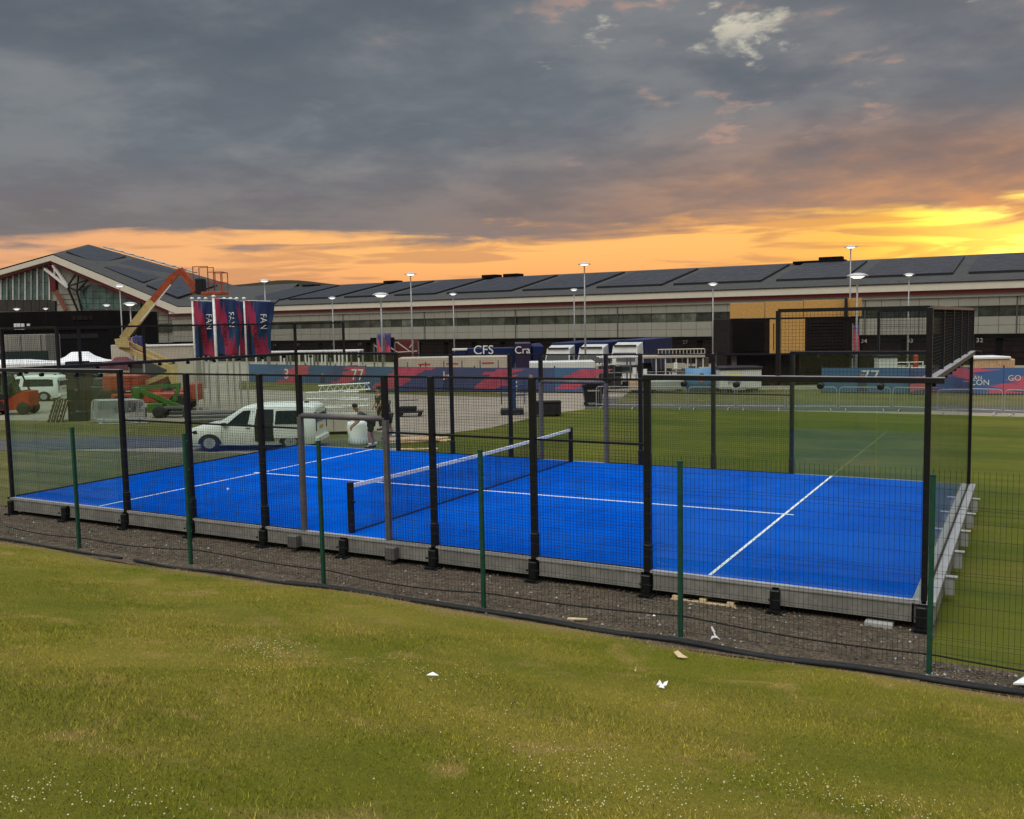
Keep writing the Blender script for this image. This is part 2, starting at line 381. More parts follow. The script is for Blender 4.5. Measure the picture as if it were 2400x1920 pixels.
# green field round and behind the court
sheet('lawn', [(20.1, -1.25), (24, -1.35), (60, -1.5), (60, 32.5), (30, 31.2), (19.4, 30.7), (14.2, 30.6), (6, 30.2), (2.2, 29.4), (1.2, 26), (1.6, 20), (.2, 15), (-2.5, 12.2), (-2.5, 10.4), (20.1, 10.4)], -.424, 'lawn_grass')
a = [gp(u, v) for u, v in ((-700, 1040), (0, 1029), (460, 1022), (700, 1022), (700, 1036), (460, 1047), (0, 1056), (-700, 1075))]
sheet('service_path', a, -.420, 'asphalt')
a = [gp(u, v) for u, v in ((-900, 1010), (0, 984), (330, 990), (560, 985), (820, 1000), (1000, 1030), (700, 1045), (0, 1050), (-900, 1080))]
sheet('verge', a, -.428, 'verge_grass')
sheet('worn_grass', [(-40, -1.6), (-40, 3.5), (-18, 6.2), (-10.5, 8.2), (-2.4, 10.2), (-.4, 10.2), (-.4, -1.6)], -.424, 'verge_grass')
# road and verges past the field
sheet('track_road', [gp(1370, 958), gp(2000, 962), gp(2900, 975), gp(2900, 940), (gp(2100, 936)), gp(1700, 934), gp(1380, 930)], -.430, 'asphalt')
sheet('far_verge', [gp(1440, 944), gp(1800, 945), gp(2900, 960), gp(2900, 905), gp(1700, 914), gp(1480, 915)], -.426, 'verge_grass')
sheet('paddock_verge', [gp(560, 912), gp(1150, 930), gp(1260, 925), gp(1000, 912), gp(700, 893), gp(560, 893)], -.432, 'verge_grass')
# gravel under and in front of the court
def gravel():
    V = []; Fc = []; xs = np.linspace(-14, 20.15, 70); ys = np.linspace(-2.2, .6, 9)
    for y in ys:
        for x in xs: V.append((x, y, -.412+.012*math.sin(x*3.1+y*5)+random.uniform(-.008, .008)))
    n = len(xs)
    for i in range(len(ys)-1):
        for j in range(n-1): Fc.append((i*n+j, i*n+j+1, (i+1)*n+j+1, (i+1)*n+j))
    struct('gravel_strip', MB().add(V, Fc), 'gravel')
    struct('gravel_toe', MB().poly([(20.16, -2.1, -.416), (40, -2.1, -.416), (40, -1.36, -.416), (20.16, -1.26, -.416)]), 'gravel')
    mb = MB()
    for i in range(12000):
        x = random.uniform(-6, 20.4) if i % 9 else random.uniform(20.2, 24); y = random.uniform(-2.0, -.02) if x < 20.15 else random.uniform(-2.0, -1.4)
        r = random.choice((.007, .009, .011, .014, .018, .026)) * random.uniform(.8, 1.3); z = -.405; a = random.uniform(0, 6.3)
        ca, sa = math.cos(a)*r, math.sin(a)*r; k = random.uniform(.5, .9)
        mb.add([(x+ca, y+sa, z), (x-sa*k, y+ca*k, z), (x-ca, y-sa, z), (x+sa*k, y-ca*k, z), (x, y, z+r*.8)], ((0, 1, 4), (1, 2, 4), (2, 3, 4), (3, 0, 4)), 1 if random.random() < .06 else 2 if random.random() < .4 else 0)
    tag(mb.build('loose_stones', ['stone', 'concrete', 'gravel']), 'loose grey stones scattered over the gravel strip beside the court', 'gravel', None, 'stuff')
gravel()
def bank(x, y):
    d = -2.06 - y + .10*math.sin(x*.55+1)+.05*math.sin(x*1.7)
    d = max(d, 0.); s = .215*d - .12*(1-math.exp(-d*1.1)) + .12*min(d/.25, 1)*.6
    if d > 12.5: s -= .19*(d-12.5)
    return -.43 + s + .03*math.sin(x*.8+y*.6)*min(d, 1) + .018*math.sin(x*2.1-y*1.7)*min(d, 1)
def make_bank():
    V = []; Fc = []; xs = np.linspace(-30, 50, 201); ys = np.concatenate([np.linspace(-1.9, -3, 12), np.linspace(-3.2, -20, 60)])
    for y in ys:
        for x in xs: V.append((x, y, bank(x, y)-(.02 if y > -2.0 else 0)))
    n = len(xs)
    for i in range(len(ys)-1):
        for j in range(n-1): Fc.append((i*n+j+1, i*n+j, (i+1)*n+j, (i+1)*n+j+1))
    o = struct('grass_bank', MB().add(V, Fc), 'bank_grass'); o.data.polygons.foreach_set('use_smooth', [True]*len(o.data.polygons))
    # blades: one thin triangle each, denser where the slope is close
    n = 620000; X = np.random.uniform(-1, 27, n); Y = -2.12 - 9.7*np.random.uniform(0, 1, n)**.85
    dist = np.hypot(X-CAM.x, Y-CAM.y); keep = np.random.uniform(0, 1, n) < np.clip(7.5/dist, .3, 1); X, Y = X[keep], Y[keep]
    d = -2.06 - Y + .10*np.sin(X*.55+1)+.05*np.sin(X*1.7); ok = d > .03; X, Y, d = X[ok], Y[ok], d[ok]; n = len(X)
    Zb = -.43 + .215*d - .12*(1-np.exp(-d*1.1)) + .072*np.minimum(d/.25, 1) + .03*np.sin(X*.8+Y*.6)*np.minimum(d, 1)+.018*np.sin(X*2.1-Y*1.7)*np.minimum(d, 1)
    A = np.random.uniform(0, 6.283, n); h = np.random.uniform(.010, .034, n)*(1+.5*np.sin(X*1.3+Y*.9)*np.sin(Y*2.2)); w = np.random.uniform(.0017, .0038, n)
    la = np.random.uniform(0, 6.283, n); ln = h*np.random.uniform(.2, 1.3, n)
    P = np.empty((n, 3, 3), np.float32)
    P[:, 0] = np.stack([X-np.cos(A)*w, Y-np.sin(A)*w, Zb-.004], 1); P[:, 1] = np.stack([X+np.cos(A)*w, Y+np.sin(A)*w, Zb-.004], 1)
    P[:, 2] = np.stack([X+np.cos(la)*ln, Y+np.sin(la)*ln, Zb+h], 1)
    me = bpy.data.meshes.new('grass_blades'); me.vertices.add(n*3); me.vertices.foreach_set('co', P.ravel())
    me.loops.add(n*3); me.loops.foreach_set('vertex_index', np.arange(n*3, dtype=np.int32))
    me.polygons.add(n); me.polygons.foreach_set('loop_start', np.arange(0, n*3, 3, dtype=np.int32))
    me.update(calc_edges=True)
    at_ = me.attributes.new('rnd', 'FLOAT', 'POINT'); rv = np.repeat(np.random.uniform(0, 1, n)**1.3, 3).astype(np.float32); at_.data.foreach_set('value', rv)
    me.materials.append(G('bank_blades'))
    tag(link('grass_blades', me), 'short dry green grass covering the foreground bank', 'grass', None, 'stuff')
make_bank()
def on_bank(u, v):
    lo, hi = 4., 40.
    for _ in range(40):
        m_ = (lo+hi)/2; p = at(u, v, m_)
        if p.z > bank(p.x, p.y): lo = m_
        else: hi = m_
    p = at(u, v, lo); return Vector((p.x, p.y, bank(p.x, p.y)))
def clover():
    mb = MB()
    spots = [(620, 1525, 95, 28, 170), (600, 1580, 80, 22, 30), (80, 1860, 110, 60, 70), (300, 1880, 200, 45, 60), (1030, 1600, 150, 60, 90), (900, 1560, 100, 60, 50),
             (1250, 1800, 130, 40, 50), (1420, 1800, 140, 60, 90), (1560, 1860, 170, 55, 110), (1850, 1840, 190, 60, 130), (2050, 1890, 150, 30, 70), (1300, 1890, 160, 25, 60), (1100, 1700, 250, 90, 40), (2000, 1700, 300, 120, 25)]
    for u, v, su, sv_, k in spots:
        c = on_bank(u, v); e = on_bank(u+su, v); f_ = on_bank(u, v-sv_)
        ra, rb = (e-c).length, (f_-c).length
        for _ in range(int(k*.8)):
            x = random.gauss(0, .5)*ra; y = random.gauss(0, .5)*rb; p = c + r0*x + FW*y
            if p.y > -2.2: continue
            z = bank(p.x, p.y)+random.uniform(.012, .03); r = random.uniform(.0028, .0062)
            mb.lathe([(r*.5, -r*.5), (r, 0), (r*.8, r*.55), (r*.2, r*.9)], (p.x, p.y, z), 5)
    tag(mb.build('clover_flowers', 'clover_white'), 'tiny white clover flower heads dotted in patches across the grass', 'flowers', None, 'stuff')
clover()
# ------------------------------------------------------------------ padel court
CT = thing('padel_court', 'blue padel court with glass and black mesh walls on a raised steel frame', 'sports court', (10, 5, -.42))
def part(name, mb, m, par=CT, smooth=False): return mb.build(name, m, par, True, smooth)
part('turf', MB().box(-.02, 19.86, -.02, 10.02, -.05, 0), 'turf_blue')
for nm, (x0, x1, y0, y1) in {'a': (3.0, 3.05, 0, 10), 'b': (16.95, 17.0, 0, 10), 'c': (2.85, 17.15, 4.975, 5.025)}.items():
    part('court_line', MB().box(x0, x1, y0, y1, .0008, .004 if nm != 'c' else .006), 'line_white')
# base frame: long beams in bays, end plates, feet
for y, s in ((-.02, -1), (10.02, 1)):
    for i, (x0, x1) in enumerate(((0, 2.05), (2.15, 3.9), (4.1, 5.9), (6.1, 7.9), (8.1, 9.9), (10.1, 11.9), (12.1, 13.9), (14.1, 15.9), (16.1, 17.95), (18.05, 19.85))):
        ya, yb = (y-.10, y-.02) if s < 0 else (y+.02, y+.10)
        b = part('frame_beam', MB().chbox(x0, x1, ya, yb, -.285, -.06, .008), 'galv')
        f_ = MB().box(x0, x1, min(ya, yb)-.012 if s < 0 else min(ya, yb), max(ya, yb) if s < 0 else max(ya, yb)+.012, -.058, -.04); f_.box(x0, x1, min(ya, yb)-.012, max(ya, yb)+.012, -.300, -.2855)
        c = f_.build('flange', 'galv'); c.parent = b; c.location = Vector((-10, -5, .42))
    part('edge_trim', MB().box(-.02, 19.86, y-.10 if s < 0 else y+.001, y-.001 if s < 0 else y+.10, -.039, -.002), 'alloy')
for x in (-.15, 19.85):
    part('end_plate', MB().box(x, x+.3, -.1, 10.1, -.05, -.004 if x < 0 else .002), 'alloy' if x > 0 else 'black_steel')
    part('end_beam', MB().box(x+.02, x+.28, -.05, 10.05, -.33, -.052), 'galv')
    for y in (1.5, 3.2, 4.9, 6.6, 8.3):
        xo = x+.31 if x > 0 else x-.13
        mb = MB(); mb.box(xo, xo+.12, y-.05, y+.05, -.30, -.03); mb.box(xo, xo+.16 if x > 0 else xo+.12, y-.07, y+.07, -.028, -.018)
        part('bracket', mb, 'alloy')
def foot(x, y, w=.14, big=1.):
    s = -1 if y < 5 else 1
    mb = MB(); mb.chbox(x-w/2, x+w/2, min(y, y+s*.17)-.01, max(y, y+s*.17)+.01, -.36, -.07, .012)
    mb.box(x-w*.62, x+w*.62, min(y, y+s*.26), max(y, y+s*.26), -.385, -.361)
    for dx in (-.06, .06): mb.cbox(x+dx, y+s*.225, -.2, .03, .03, .03)
    f_ = part('foot', mb, 'black_steel')
    part('pad', MB().box(x-.12, x+.12, min(y, y+s*.24), max(y, y+s*.24), -.43, -.386), 'rubber')
NP = (0, 4, 6, 8, 9, 11, 12, 14, 16, 20)
for y in (0, 10):
    for x in (0, 2, 4, 6, 8, 10, 12, 14, 16, 18, 20): foot(x+(.05 if x == 0 else -.02 if x == 20 else 0), y-.02 if y == 0 else y+.02)
    s = -1 if y == 0 else 1
    for x in (8.85, 11.15):
        part('gate_hinge_box', MB().chbox(x-.11, x+.11, min(y+s*.13, y+s*.28), max(y+s*.13, y+s*.28), -.32, -.08, .015), 'gate_grey')
    for x in NP:
        h = 4 if x in (0, 20) else 3; w = .10 if x not in (0, 20) else .08; yy = y + s*.06
        if x in (9, 11):
            part('gate_post', MB().chbox(x-.05, x+.05, yy-.05, yy+.05, -.05, 2.2, .008), 'gate_grey')
            part('post', MB().box(x-.048, x+.048, yy-.048, yy+.048, 2.2, 3), 'black_steel')
        else:
            p = part('post', MB().chbox(x-w/2, x+w/2, yy-w/2, yy+w/2, -.05, h, .008), 'black_steel')
            if x not in (0, 20):
                c = MB().chbox(x-.060, x+.060, yy-.060, yy+.060, -.05, .40, .01).build('sleeve', 'black_steel'); c.parent = p; c.location = (-10, -5, .42)
    for x in (18, 2): part('upper_post', MB().box(x-.03, x+.03, yy-.03, yy+.03, 3.06, 4), 'black_steel')
    part('gate_bar', MB().tube([(9, yy, 2.22), (11, yy, 2.22)], .055, 10), 'gate_grey', CT, True)
    for x0, x1 in ((0, 4), (16, 20)):
        part('glass_rail', MB().chbox(x0-.05 if x0 else -.2, x1+.05 if x1 < 20 else 20.2, yy-.06, yy+.06, 2.985, 3.06, .006), 'black_steel')
        if y == 0: part('rail_cap', MB().box(x0-.05 if x0 else -.2, x1+.05 if x1 < 20 else 20.2, yy-.055, yy+.055, 3.061, 3.067), 'alloy')
        for k in (0, 1):
            x = x0+2*k
            part('glass_panel', MB().box(x+.012, x+1.988, y-.006, y+.006, .01, 2.984), 'court_glass')
        for x in (x0+.6, x0+1.4, x0+2.6, x0+3.4): part('glass_clamp', MB().lathe([(.03, -.05), (.045, -.04), (.045, .04), (.03, .05)], (x, yy+s*.02, 2.93), 10, 'y'), 'black_steel')
        part('upper_rail', MB().beam((18 if x0 else 0, yy, 4.0), (20 if x0 else 2, yy, 4.0), .05), 'black_steel')
    for x0, x1 in ((4, 9), (11, 16)):
        part('mid_rail', MB().beam((x0, yy-s*.03, 1.97), (x1, yy-s*.03, 1.97), .035), 'black_steel')
    part('top_rail', MB().beam((4, yy, 2.985), (16, yy, 2.985), .034), 'black_steel')
    part('bottom_rail', MB().beam((4, yy, .0), (9, yy, .0), .03).beam((11, yy, 0), (16, yy, 0), .03), 'black_steel')
def wires(x0, x1, z0, z1, y, axis='x', st=.05, r=.0017):
    """welded 50 mm mesh, joined per panel: wires far too fine to pick apart"""
    mb = MB(); n = int(round((x1-x0)/st)); m_ = int(round((z1-z0)/st))
    T = (lambda a, z, o: (a, y+o, z)) if axis == 'x' else (lambda a, z, o: (y+o, a, z))
    for i in range(n+1):
        a = x0+(x1-x0)*i/n; mb.beam(T(a, z0, 0), T(a, z1, 0), 2*r, up=(0, 1, 0))
    for i in range(m_+1):
        z = z0+(z1-z0)*i/m_; mb.beam(T(x0, z, .004), T(x1, z, .004), 2*r)
    return mb
for y in (0, 10):
    for x0, x1, z0, z1 in ((4, 6, 0, 2.96), (6, 8, 0, 2.96), (8, 9, 0, 2.96), (9, 11, 2.28, 2.96), (11, 12, 0, 2.96), (12, 14, 0, 2.96), (14, 16, 0, 2.96), (18, 20, 3.08, 3.98), (0, 2, 3.08, 3.98)):
        tag(part('mesh_panel', wires(x0+.04, x1-.04, z0, z1, y+(-.03 if y == 0 else .03)), 'dark_wire'), None, None, None, 'stuff')
for x in (0, 20):
    s = -1 if x == 0 else 1
    part('end_rail', MB().chbox(x-.09, x+.09, 0, 10, 2.985, 3.06, .006), 'black_steel')
    part('end_rail_cap', MB().box(x-.085, x+.085, .02, 9.98, 3.061, 3.066), 'alloy' if x else 'black_steel')
    part('end_top_rail', MB().beam((x, 0, 4.0), (x, 10, 4.0), .05), 'black_steel' if x == 0 else 'gate_grey')
    for k in range(5):
        part('end_glass', MB().box(x-.006, x+.006, 2*k+.012, 2*k+1.988, .02, 2.984), 'court_glass')
        tag(part('end_mesh', wires(2*k+.03, 2*k+1.97, 3.08, 3.98, x, 'y'), 'dark_wire'), None, None, None, 'stuff')
        if k: part('end_post', MB().box(x-.03, x+.03, 2*k-.03, 2*k+.03, 3.068, 3.97), 'black_steel')
        for d in (.5, 1.5): part('glass_clamp', MB().lathe([(.03, -.05), (.04, -.04), (.04, .04), (.03, .05)], (x, 2*k+d, 2.94), 8, 'x'), 'black_steel')
    part('glass_shoe', MB().box(x-.02, x+.02, .05, 9.95, .003, .03), 'black_steel')
for y in (.06, 9.94): part('end_strap', MB().beam((19.97, y, -.02), (19.97, y, 3), .03), 'black_steel')
# net
NT = thing('padel_net', 'white taped black net stretched across the middle of the blue court', 'net', (10, 5, 0))
for y in (.12, 9.88):
    p = MB().chbox(9.95, 10.05, y-.05, y+.05, .006, .97, .008).build('net_post', 'black_steel', NT, True)
    MB().lathe([(.02, -.03), (.02, .03)], (10.07, y, .6), 8, 'x').build('winch', 'black_steel', NT, True)
sag = lambda y: .93-.05*math.sin(math.pi*(y-.17)/9.66)
mb = MB(); n = 60
for i in range(n):
    a, b = .17+9.66*i/n, .17+9.66*(i+1)/n
    mb.add([(9.985, a, sag(a)-.07), (9.985, b, sag(b)-.07), (9.985, b, sag(b)), (9.985, a, sag(a)), (10.015, a, sag(a)-.07), (10.015, b, sag(b)-.07), (10.015, b, sag(b)), (10.015, a, sag(a))], ((0, 1, 2, 3), (7, 6, 5, 4), (3, 2, 6, 7), (1, 0, 4, 5)))
mb.build('net_tape', 'line_white', NT, True)
mb = MB()
for i in range(216):
    y = .17+9.66*i/215; mb.beam((10, y, .02), (10, y, sag(y)-.06), .004, up=(0, 1, 0))
for k in range(20): mb.tube([(10, y, .02+(sag(y)-.09)*k/19) for y in (.17, 2.5, 5, 7.5, 9.83)], .002, 3, cap=False)
tag(mb.build('netting', 'dark_wire', NT, True), None, None, None, 'stuff')
MB().tube([(10, .17, .025), (10, 5, .02), (10, 9.83, .025)], .014, 6).build('bottom_cord', 'black_steel', NT, True)
mb = MB(); mb.lathe([(.018, -.033), (.033, 0), (.018, .033)], (4.3, 2.6, .036), 8); tag(mb.build('tennis_ball', 'line_white'), 'small white ball lying on the far left of the blue turf', 'ball')
# ------------------------------------------------------------------ green mesh fence
FN = thing('mesh_fence', 'green welded mesh fence on square posts between the grass bank and court', 'fence', (12, -1.75, -.42))
FX = [-1.62+3.12*i for i in range(10)]
for i, x in enumerate(FX):
    z0 = -.46
    p = MB().chbox(x-.03, x+.03, -1.78, -1.72, z0, 2.0, .006).build('fence_post', 'green_paint', FN, True)
    MB().box(x-.034, x+.034, -1.784, -1.716, 2.0, 2.015).build('post_cap', 'green_paint', FN, True)
    for z in (-.33, .2, .75, 1.35, 1.88):
        MB().chbox(x-.036, x+.014, -1.715, -1.70, z-.016, z+.016, .003).build('clip', 'alloy', FN, True)
    if i == len(FX)-1: break
    mb = MB(); a, b = x+.005, x+3.115; n = 52; prof = []
    for k in range(13): prof.append((-.36+.2*k, 0))
    for z in (-.05, .75, 1.55): prof += [(z+.05, .028), (z+.0, .0)]
    prof.sort(); zt = [q_[0] for q_ in prof]
    for k in range(n+1):
        xx = a+(b-a)*k/n+random.uniform(-.004, .004); mb.tube([(xx, -1.70+q_[1], q_[0]) for q_ in prof[::2]]+[(xx, -1.70, 2.07)], .0024, 3, cap=False)
    ph = random.uniform(0, 6)
    for z, o in prof:
        if z < 2.03: mb.tube([(a+(b-a)*t, -1.694+o, z+.008*math.sin(ph+t*5+z*3)) for t in (0, .25, .5, .75, 1)], .0026, 3, cap=False)
    tag(mb.build('mesh_panel', 'fence_wire', FN, True), None, None, None, 'stuff')
# black edging pipes, cable
def edge_pipe(x0, x1, y, r, label, dz=0.):
    pts = [(x, y+.05*math.sin(x*.55+1)+.03*math.sin(x*2.3), -.40+r*.6+dz+.01*math.sin(x*3)) for x in np.linspace(x0, x1, 40)]
    tag(MB().tube(pts, r, 8).build('drain_pipe', 'rubber', None, False, True), label, 'pipe', 'black pipes along the fence foot')
edge_pipe(6.6, 24.5, -2.03, .028, 'long black plastic pipe lying along the top of the bank edge')
edge_pipe(10.2, 24.2, -1.94, .026, 'thinner black pipe on the gravel side of the fence foot', -.005)
edge_pipe(-2, 6.2, -2.0, .025, 'black hose curling along the gravel edge on the left')
pts = [(x, -1.60+.04*math.sin(x*.9), -.385+.18+.03*math.sin(x*.7+2)-.05*math.sin((x+1.62) % 3.12/3.12*3.1416)) for x in np.linspace(2, 24, 90)]
tag(MB().tube(pts, .012, 5).build('black_cable', 'rubber', None, False, True), 'thin black cable strung low along the court side of the fence', 'cable')
# litter and small things
def scrap(name, label, cat, u, v, shape, m, z=.02, th=.006, group=None, ground=None):
    c = on_bank(u, v) if ground is None else gp(u, v, ground); c.z += z
    mb = MB()
    for poly in shape:
        P = [c + (r0*a + FW*b)*.85 + Vector((0, 0, h*.8+random.uniform(-.004, .012))) for a, b, h in poly]; n = len(P)
        mb.add(P+[p+Vector((0, 0, th)) for p in P], [tuple(range(n-1, -1, -1)), tuple(range(n, 2*n))]+[(i, (i+1) % n, n+(i+1) % n, n+i) for i in range(n)])
    return tag(mb.build(name, m), label, cat, group)
scrap('cardboard_scrap', 'tan piece of torn cardboard on the grass near the fence', 'cardboard', 1595, 1545, [[(-.09, .05, .05), (-.02, .10, .06), (.04, .03, .02), (.10, -.04, .0), (.03, -.05, 0), (-.04, -.03, .01)]], 'card')
scrap('paper_scrap', 'crumpled white paper lying in the grass below the cardboard', 'litter', 1552, 1614, [[(-.07, 0, .02), (-.02, .06, .05), (.02, .01, .0)], [(-.03, -.04, 0), (.03, .02, .05), (.08, .05, .04), (.05, -.02, .01)], [(-.05, -.03, .0), (0, .0, .03), (.02, -.06, 0)]], 'white_cloth')
scrap('paper_scrap', 'tiny white scrap of paper upright beside the crumpled paper', 'litter', 1489, 1578, [[(-.012, 0, 0), (.015, .01, .06), (.022, .03, .07), (.01, 0, 0)]], 'pale_wood')
scrap('plastic_scrap', 'grey-white plastic scrap on the open grass left of centre', 'litter', 1014, 1590, [[(-.07, .01, .01), (0, .05, .03), (.07, -.01, .0), (.02, -.02, .01)]], 'white_cloth')
scrap('plastic_strip', 'curled white plastic strip caught on the black pipe', 'litter', 1676, 1505, [[(-.07, 0, 0), (-.05, .01, .05), (.03, .0, .05), (.08, 0, 0), (.03, -.01, .03), (-.03, 0, .03)], [(-.01, 0, .05), (-.03, .02, .14), (-.01, .03, .14), (.02, .01, .05)], [(-.04, .02, .13), (-.06, .03, .2), (-.04, .03, .21), (.01, .02, .12)]], 'white_cloth', .03)
scrap('wood_strip', 'pale strip of broken wood on the gravel behind the pipe', 'wood', 1353, 1455, [[(-.17, .02, 0), (-.15, .06, .01), (.16, .0, .01), (.17, -.04, 0)]], 'pale_wood', .01, .02, None, -.40)
scrap('white_board', 'corner of a white board on the ground at the right edge', 'board', 2400, 1610, [[(-.16, -.02, .0), (.3, -.10, 0), (.3, .25, .05), (.02, .09, .03)]], 'white_paint', .03, .02, None, -.40)
scrap('paper_scrap', 'small white scrap on the gravel beyond the wood strip', 'litter', 1533, 1446, [[(-.03, 0, 0), (0, .03, .02), (.03, 0, 0)]], 'white_cloth', .01, .005, None, -.40)
# pallet and blocks under the court
P_ = thing('wooden_pallet', 'pale wooden pallet tucked under the near edge of the court', 'pallet', (16.9, -.05, -.40))
for y in (-.05, .2, .45): MB().box(-.5, .5, y-.05, y+.05, -.015, .0).build('bottom_board', 'pale_wood', P_)
for x in (-.43, 0, .43):
    for y in (-.05, .2, .45): MB().box(x-.05, x+.05, y-.048, y+.048, .001, .05).build('block', 'pale_wood', P_)
tag(MB().chbox(19.25, 19.62, -.22, .1, -.43, -.35, .012).build('concrete_block', 'concrete'), 'grey concrete block under the near right corner of the court', 'block')
# ------------------------------------------------------------------ the long pit building
WA = at(640, 766, 181); WB = at(2400, 732, 118)
wd = Vector((WB.x-WA.x, WB.y-WA.y, 0)).normalized(); wn = Vector((-wd.y, wd.x, 0))   # along the wall to the right; away from us
WROT = math.atan2(wd.y, wd.x); GB = -2.70; O = Vector((WA.x, WA.y, GB))
def wall_s(u, off=0.):                               # distance along the wall where photo column u meets it (off metres behind)
    a = at(u, 760, 1)-CAM; o = O + wn*off
    t = ((o-CAM).dot(wn))/a.dot(wn); p = CAM + a*t; return (p-O).dot(wd)
def wall_p(u, v, off=0.):                            # wall-plane coordinates (along, height above its ground)
    a = at(u, v, 1)-CAM; o = O + wn*off
    t = ((o-CAM).dot(wn))/a.dot(wn); p = CAM + a*t; return (p-O).dot(wd), p.z-GB
BLD = thing('pit_building', 'long pale clad building with dark solar roof and black garage level across the background', 'building', O, WROT)
S0, S1 = wall_s(405), wall_s(2650)
e = CAM.z-GB                                         # eye level above the building's ground
zG, zA, zB, zC, zD, zE, zF, zH = 3.95, 5.05, 6.15, 7.5, 8.65, 9.1, 9.6, 10.55
MB().box(S0, S1, .25, 24, .0, zE).build('wall', 'joint', BLD)
MB().box(S0, S1, -.25, .24, zG-.55, zG-.02).build('canopy_soffit', 'garage_black', BLD)
pw = 2.3; n = int((S1-S0)/pw); pw = (S1-S0)/n
pm = {}
for nm, a, b in (('low', zG, zA), ('mid', zA, zB), ('high', zC, zD)):
    pm[nm] = MB().chbox(.02, pw-.02, -.12, .22, a+.02, b-.02, .012).mesh('cladding_panel', 'cladding')
for i in range(n):
    for nm in pm: link('cladding_panel', pm[nm], BLD, (S0+i*pw, 0, 0))
gm = [MB().box(.03, pw-.03, .02, .12, zB+.03, zC-.03).mesh('window_pane', k) for k in ('win_a', 'win_b', 'win_c', 'win_a', 'win_b')]
k = 0
for i in range(n):
    if i % 3 == 0: k = random.randrange(5)
    link('window_pane', gm[k if random.random() < .7 else random.randrange(5)], BLD, (S0+i*pw, 0, 0))
MB().box(S0, S1, -.1, .02, zB-.02, zB+.05).box(S0, S1, -.1, .02, zC-.06, zC).build('window_frame', 'joint', BLD)
MB().box(S0, S1, -.35, .23, zD, zE).build('soffit', 'cladding', BLD)
MB().box(S0, S1, -.6, .26, zE, zF).build('red_stripe', 'red_stripe', BLD)
MB().chbox(S0, S1, -.9, .4, zF, zH, .04).build('fascia', 'fascia', BLD)
MB().box(S0, S1, -1.02, -.88, zH-.02, zH+.12).build('gutter', 'solar_edge', BLD)
for i in range(int((S1-S0)/18)): MB().box(S0+9+18*i, S0+9.16+18*i, -.2, -.125, zG, zE).build('downpipe', 'joint', BLD)
# garage level
gw = 5.6
for i in range(int((S1-S0)/gw)):
    x = S0+i*gw
    d_ = MB().box(x+.35, x+gw-.35, .05, .2, 0, zG-.9).build('garage_door', 'container', BLD)
    mb = MB()
    for z in (.8, 1.6, 2.4): mb.box(x+.4, x+gw-.4, .035, .06, z, z+.05)
    c = mb.build('door_rib', 'garage_black'); c.parent = d_; tag(c, None, None, None, 'stuff')
    MB().box(x-.34, x+.34, -.05, .24, 0, zG-.56).build('pier', 'garage_black', BLD)
    u = None
for u, v, tx in ((2025, 797, '34'), (2133, 797, '33'), (2296, 795, '32'), (644, 809, '14'), (699, 809, '15'), (782, 810, '16'), (843, 810, '17'), (1606, 803, '27')):
    s_, z_ = wall_p(u, v, -.3)
    text(tx, .75, 'concrete' if u > 1700 else 'gate_grey', BLD, (s_, -.32, 3.15), sx=1.1, name='garage_number')
# roof slope, ridge and solar arrays
RB, RZ, EZ = 25., 15.35, zH+.1
rs = lambda s, t: (s, -.9+(RB+.9)*t, EZ+(RZ-EZ)*t)   # t 0 at the eave, 1 at the ridge
S0r = wall_s(600, 25)
MB().add([rs(S0, 0), rs(S1, 0), rs(S1, 1), rs(S0, 1), (S0, RB, 0), (S1, RB, 0), (S0, -.9, EZ-.12), (S1, -.9, EZ-.12)], ((0, 1, 2, 3), (3, 2, 5, 4), (6, 7, 1, 0), (7, 5, 2, 1), (6, 0, 3, 4))).build('roof', 'roof_grey', BLD)
up = Vector((0, -(RZ-EZ), RB+.9)).normalized()
for ua, ub in ((560, 662), (678, 778), (808, 892), (925, 1019), (1048, 1197), (1225, 1364), (1398, 1548), (1578, 1779), (1818, 1977), (2017, 2227), (2267, 2480)):
    a, b = wall_s(ua, 5), wall_s(ub, 5)
    P = [Vector(rs(a, .24)), Vector(rs(b, .24)), Vector(rs(b, .90)), Vector(rs(a, .90))]
    arr = MB().add([p+up*.02 for p in P]+[p+up*.30 for p in P], ((4, 5, 6, 7), (0, 1, 5, 4), (1, 2, 6, 5), (2, 3, 7, 6), (3, 0, 4, 7))).build('solar_array', 'solar', BLD)
    mb = MB(); m_ = 9
    for i in range(1, m_): mb.beam(P[0].lerp(P[3], i/m_)+up*.301, P[1].lerp(P[2], i/m_)+up*.301, (.05), .012)
    for p, q in ((0, 1), (1, 2)): mb.beam(P[p]+up*.13-(P[3]-P[0]).normalized()*.05, P[q]+up*.13-(P[3]-P[0]).normalized()*.05, .3, .34)
    c = mb.build('array_frame', 'solar_edge'); c.parent = arr; tag(c, None, None, None, 'stuff')
for u in (745, 935, 1165, 1215, 1925):
    s_ = wall_s(u, 25); w = 4 if u in (1925,) else 1.6
    MB().chbox(s_-w, s_+w, 22.2, 24.6, RZ-.3, RZ+(.12 if u == 1925 else .4 if u > 1100 else .2), .05).build('roof_plant', 'garage_black', BLD)
for u in (1935, 1950, 1968): s_ = wall_s(u, 25); MB().chbox(s_-.7, s_+.7, 22.6, 24.2, RZ+.13, RZ+.62, .05).build('roof_unit', 'garage_black', BLD)
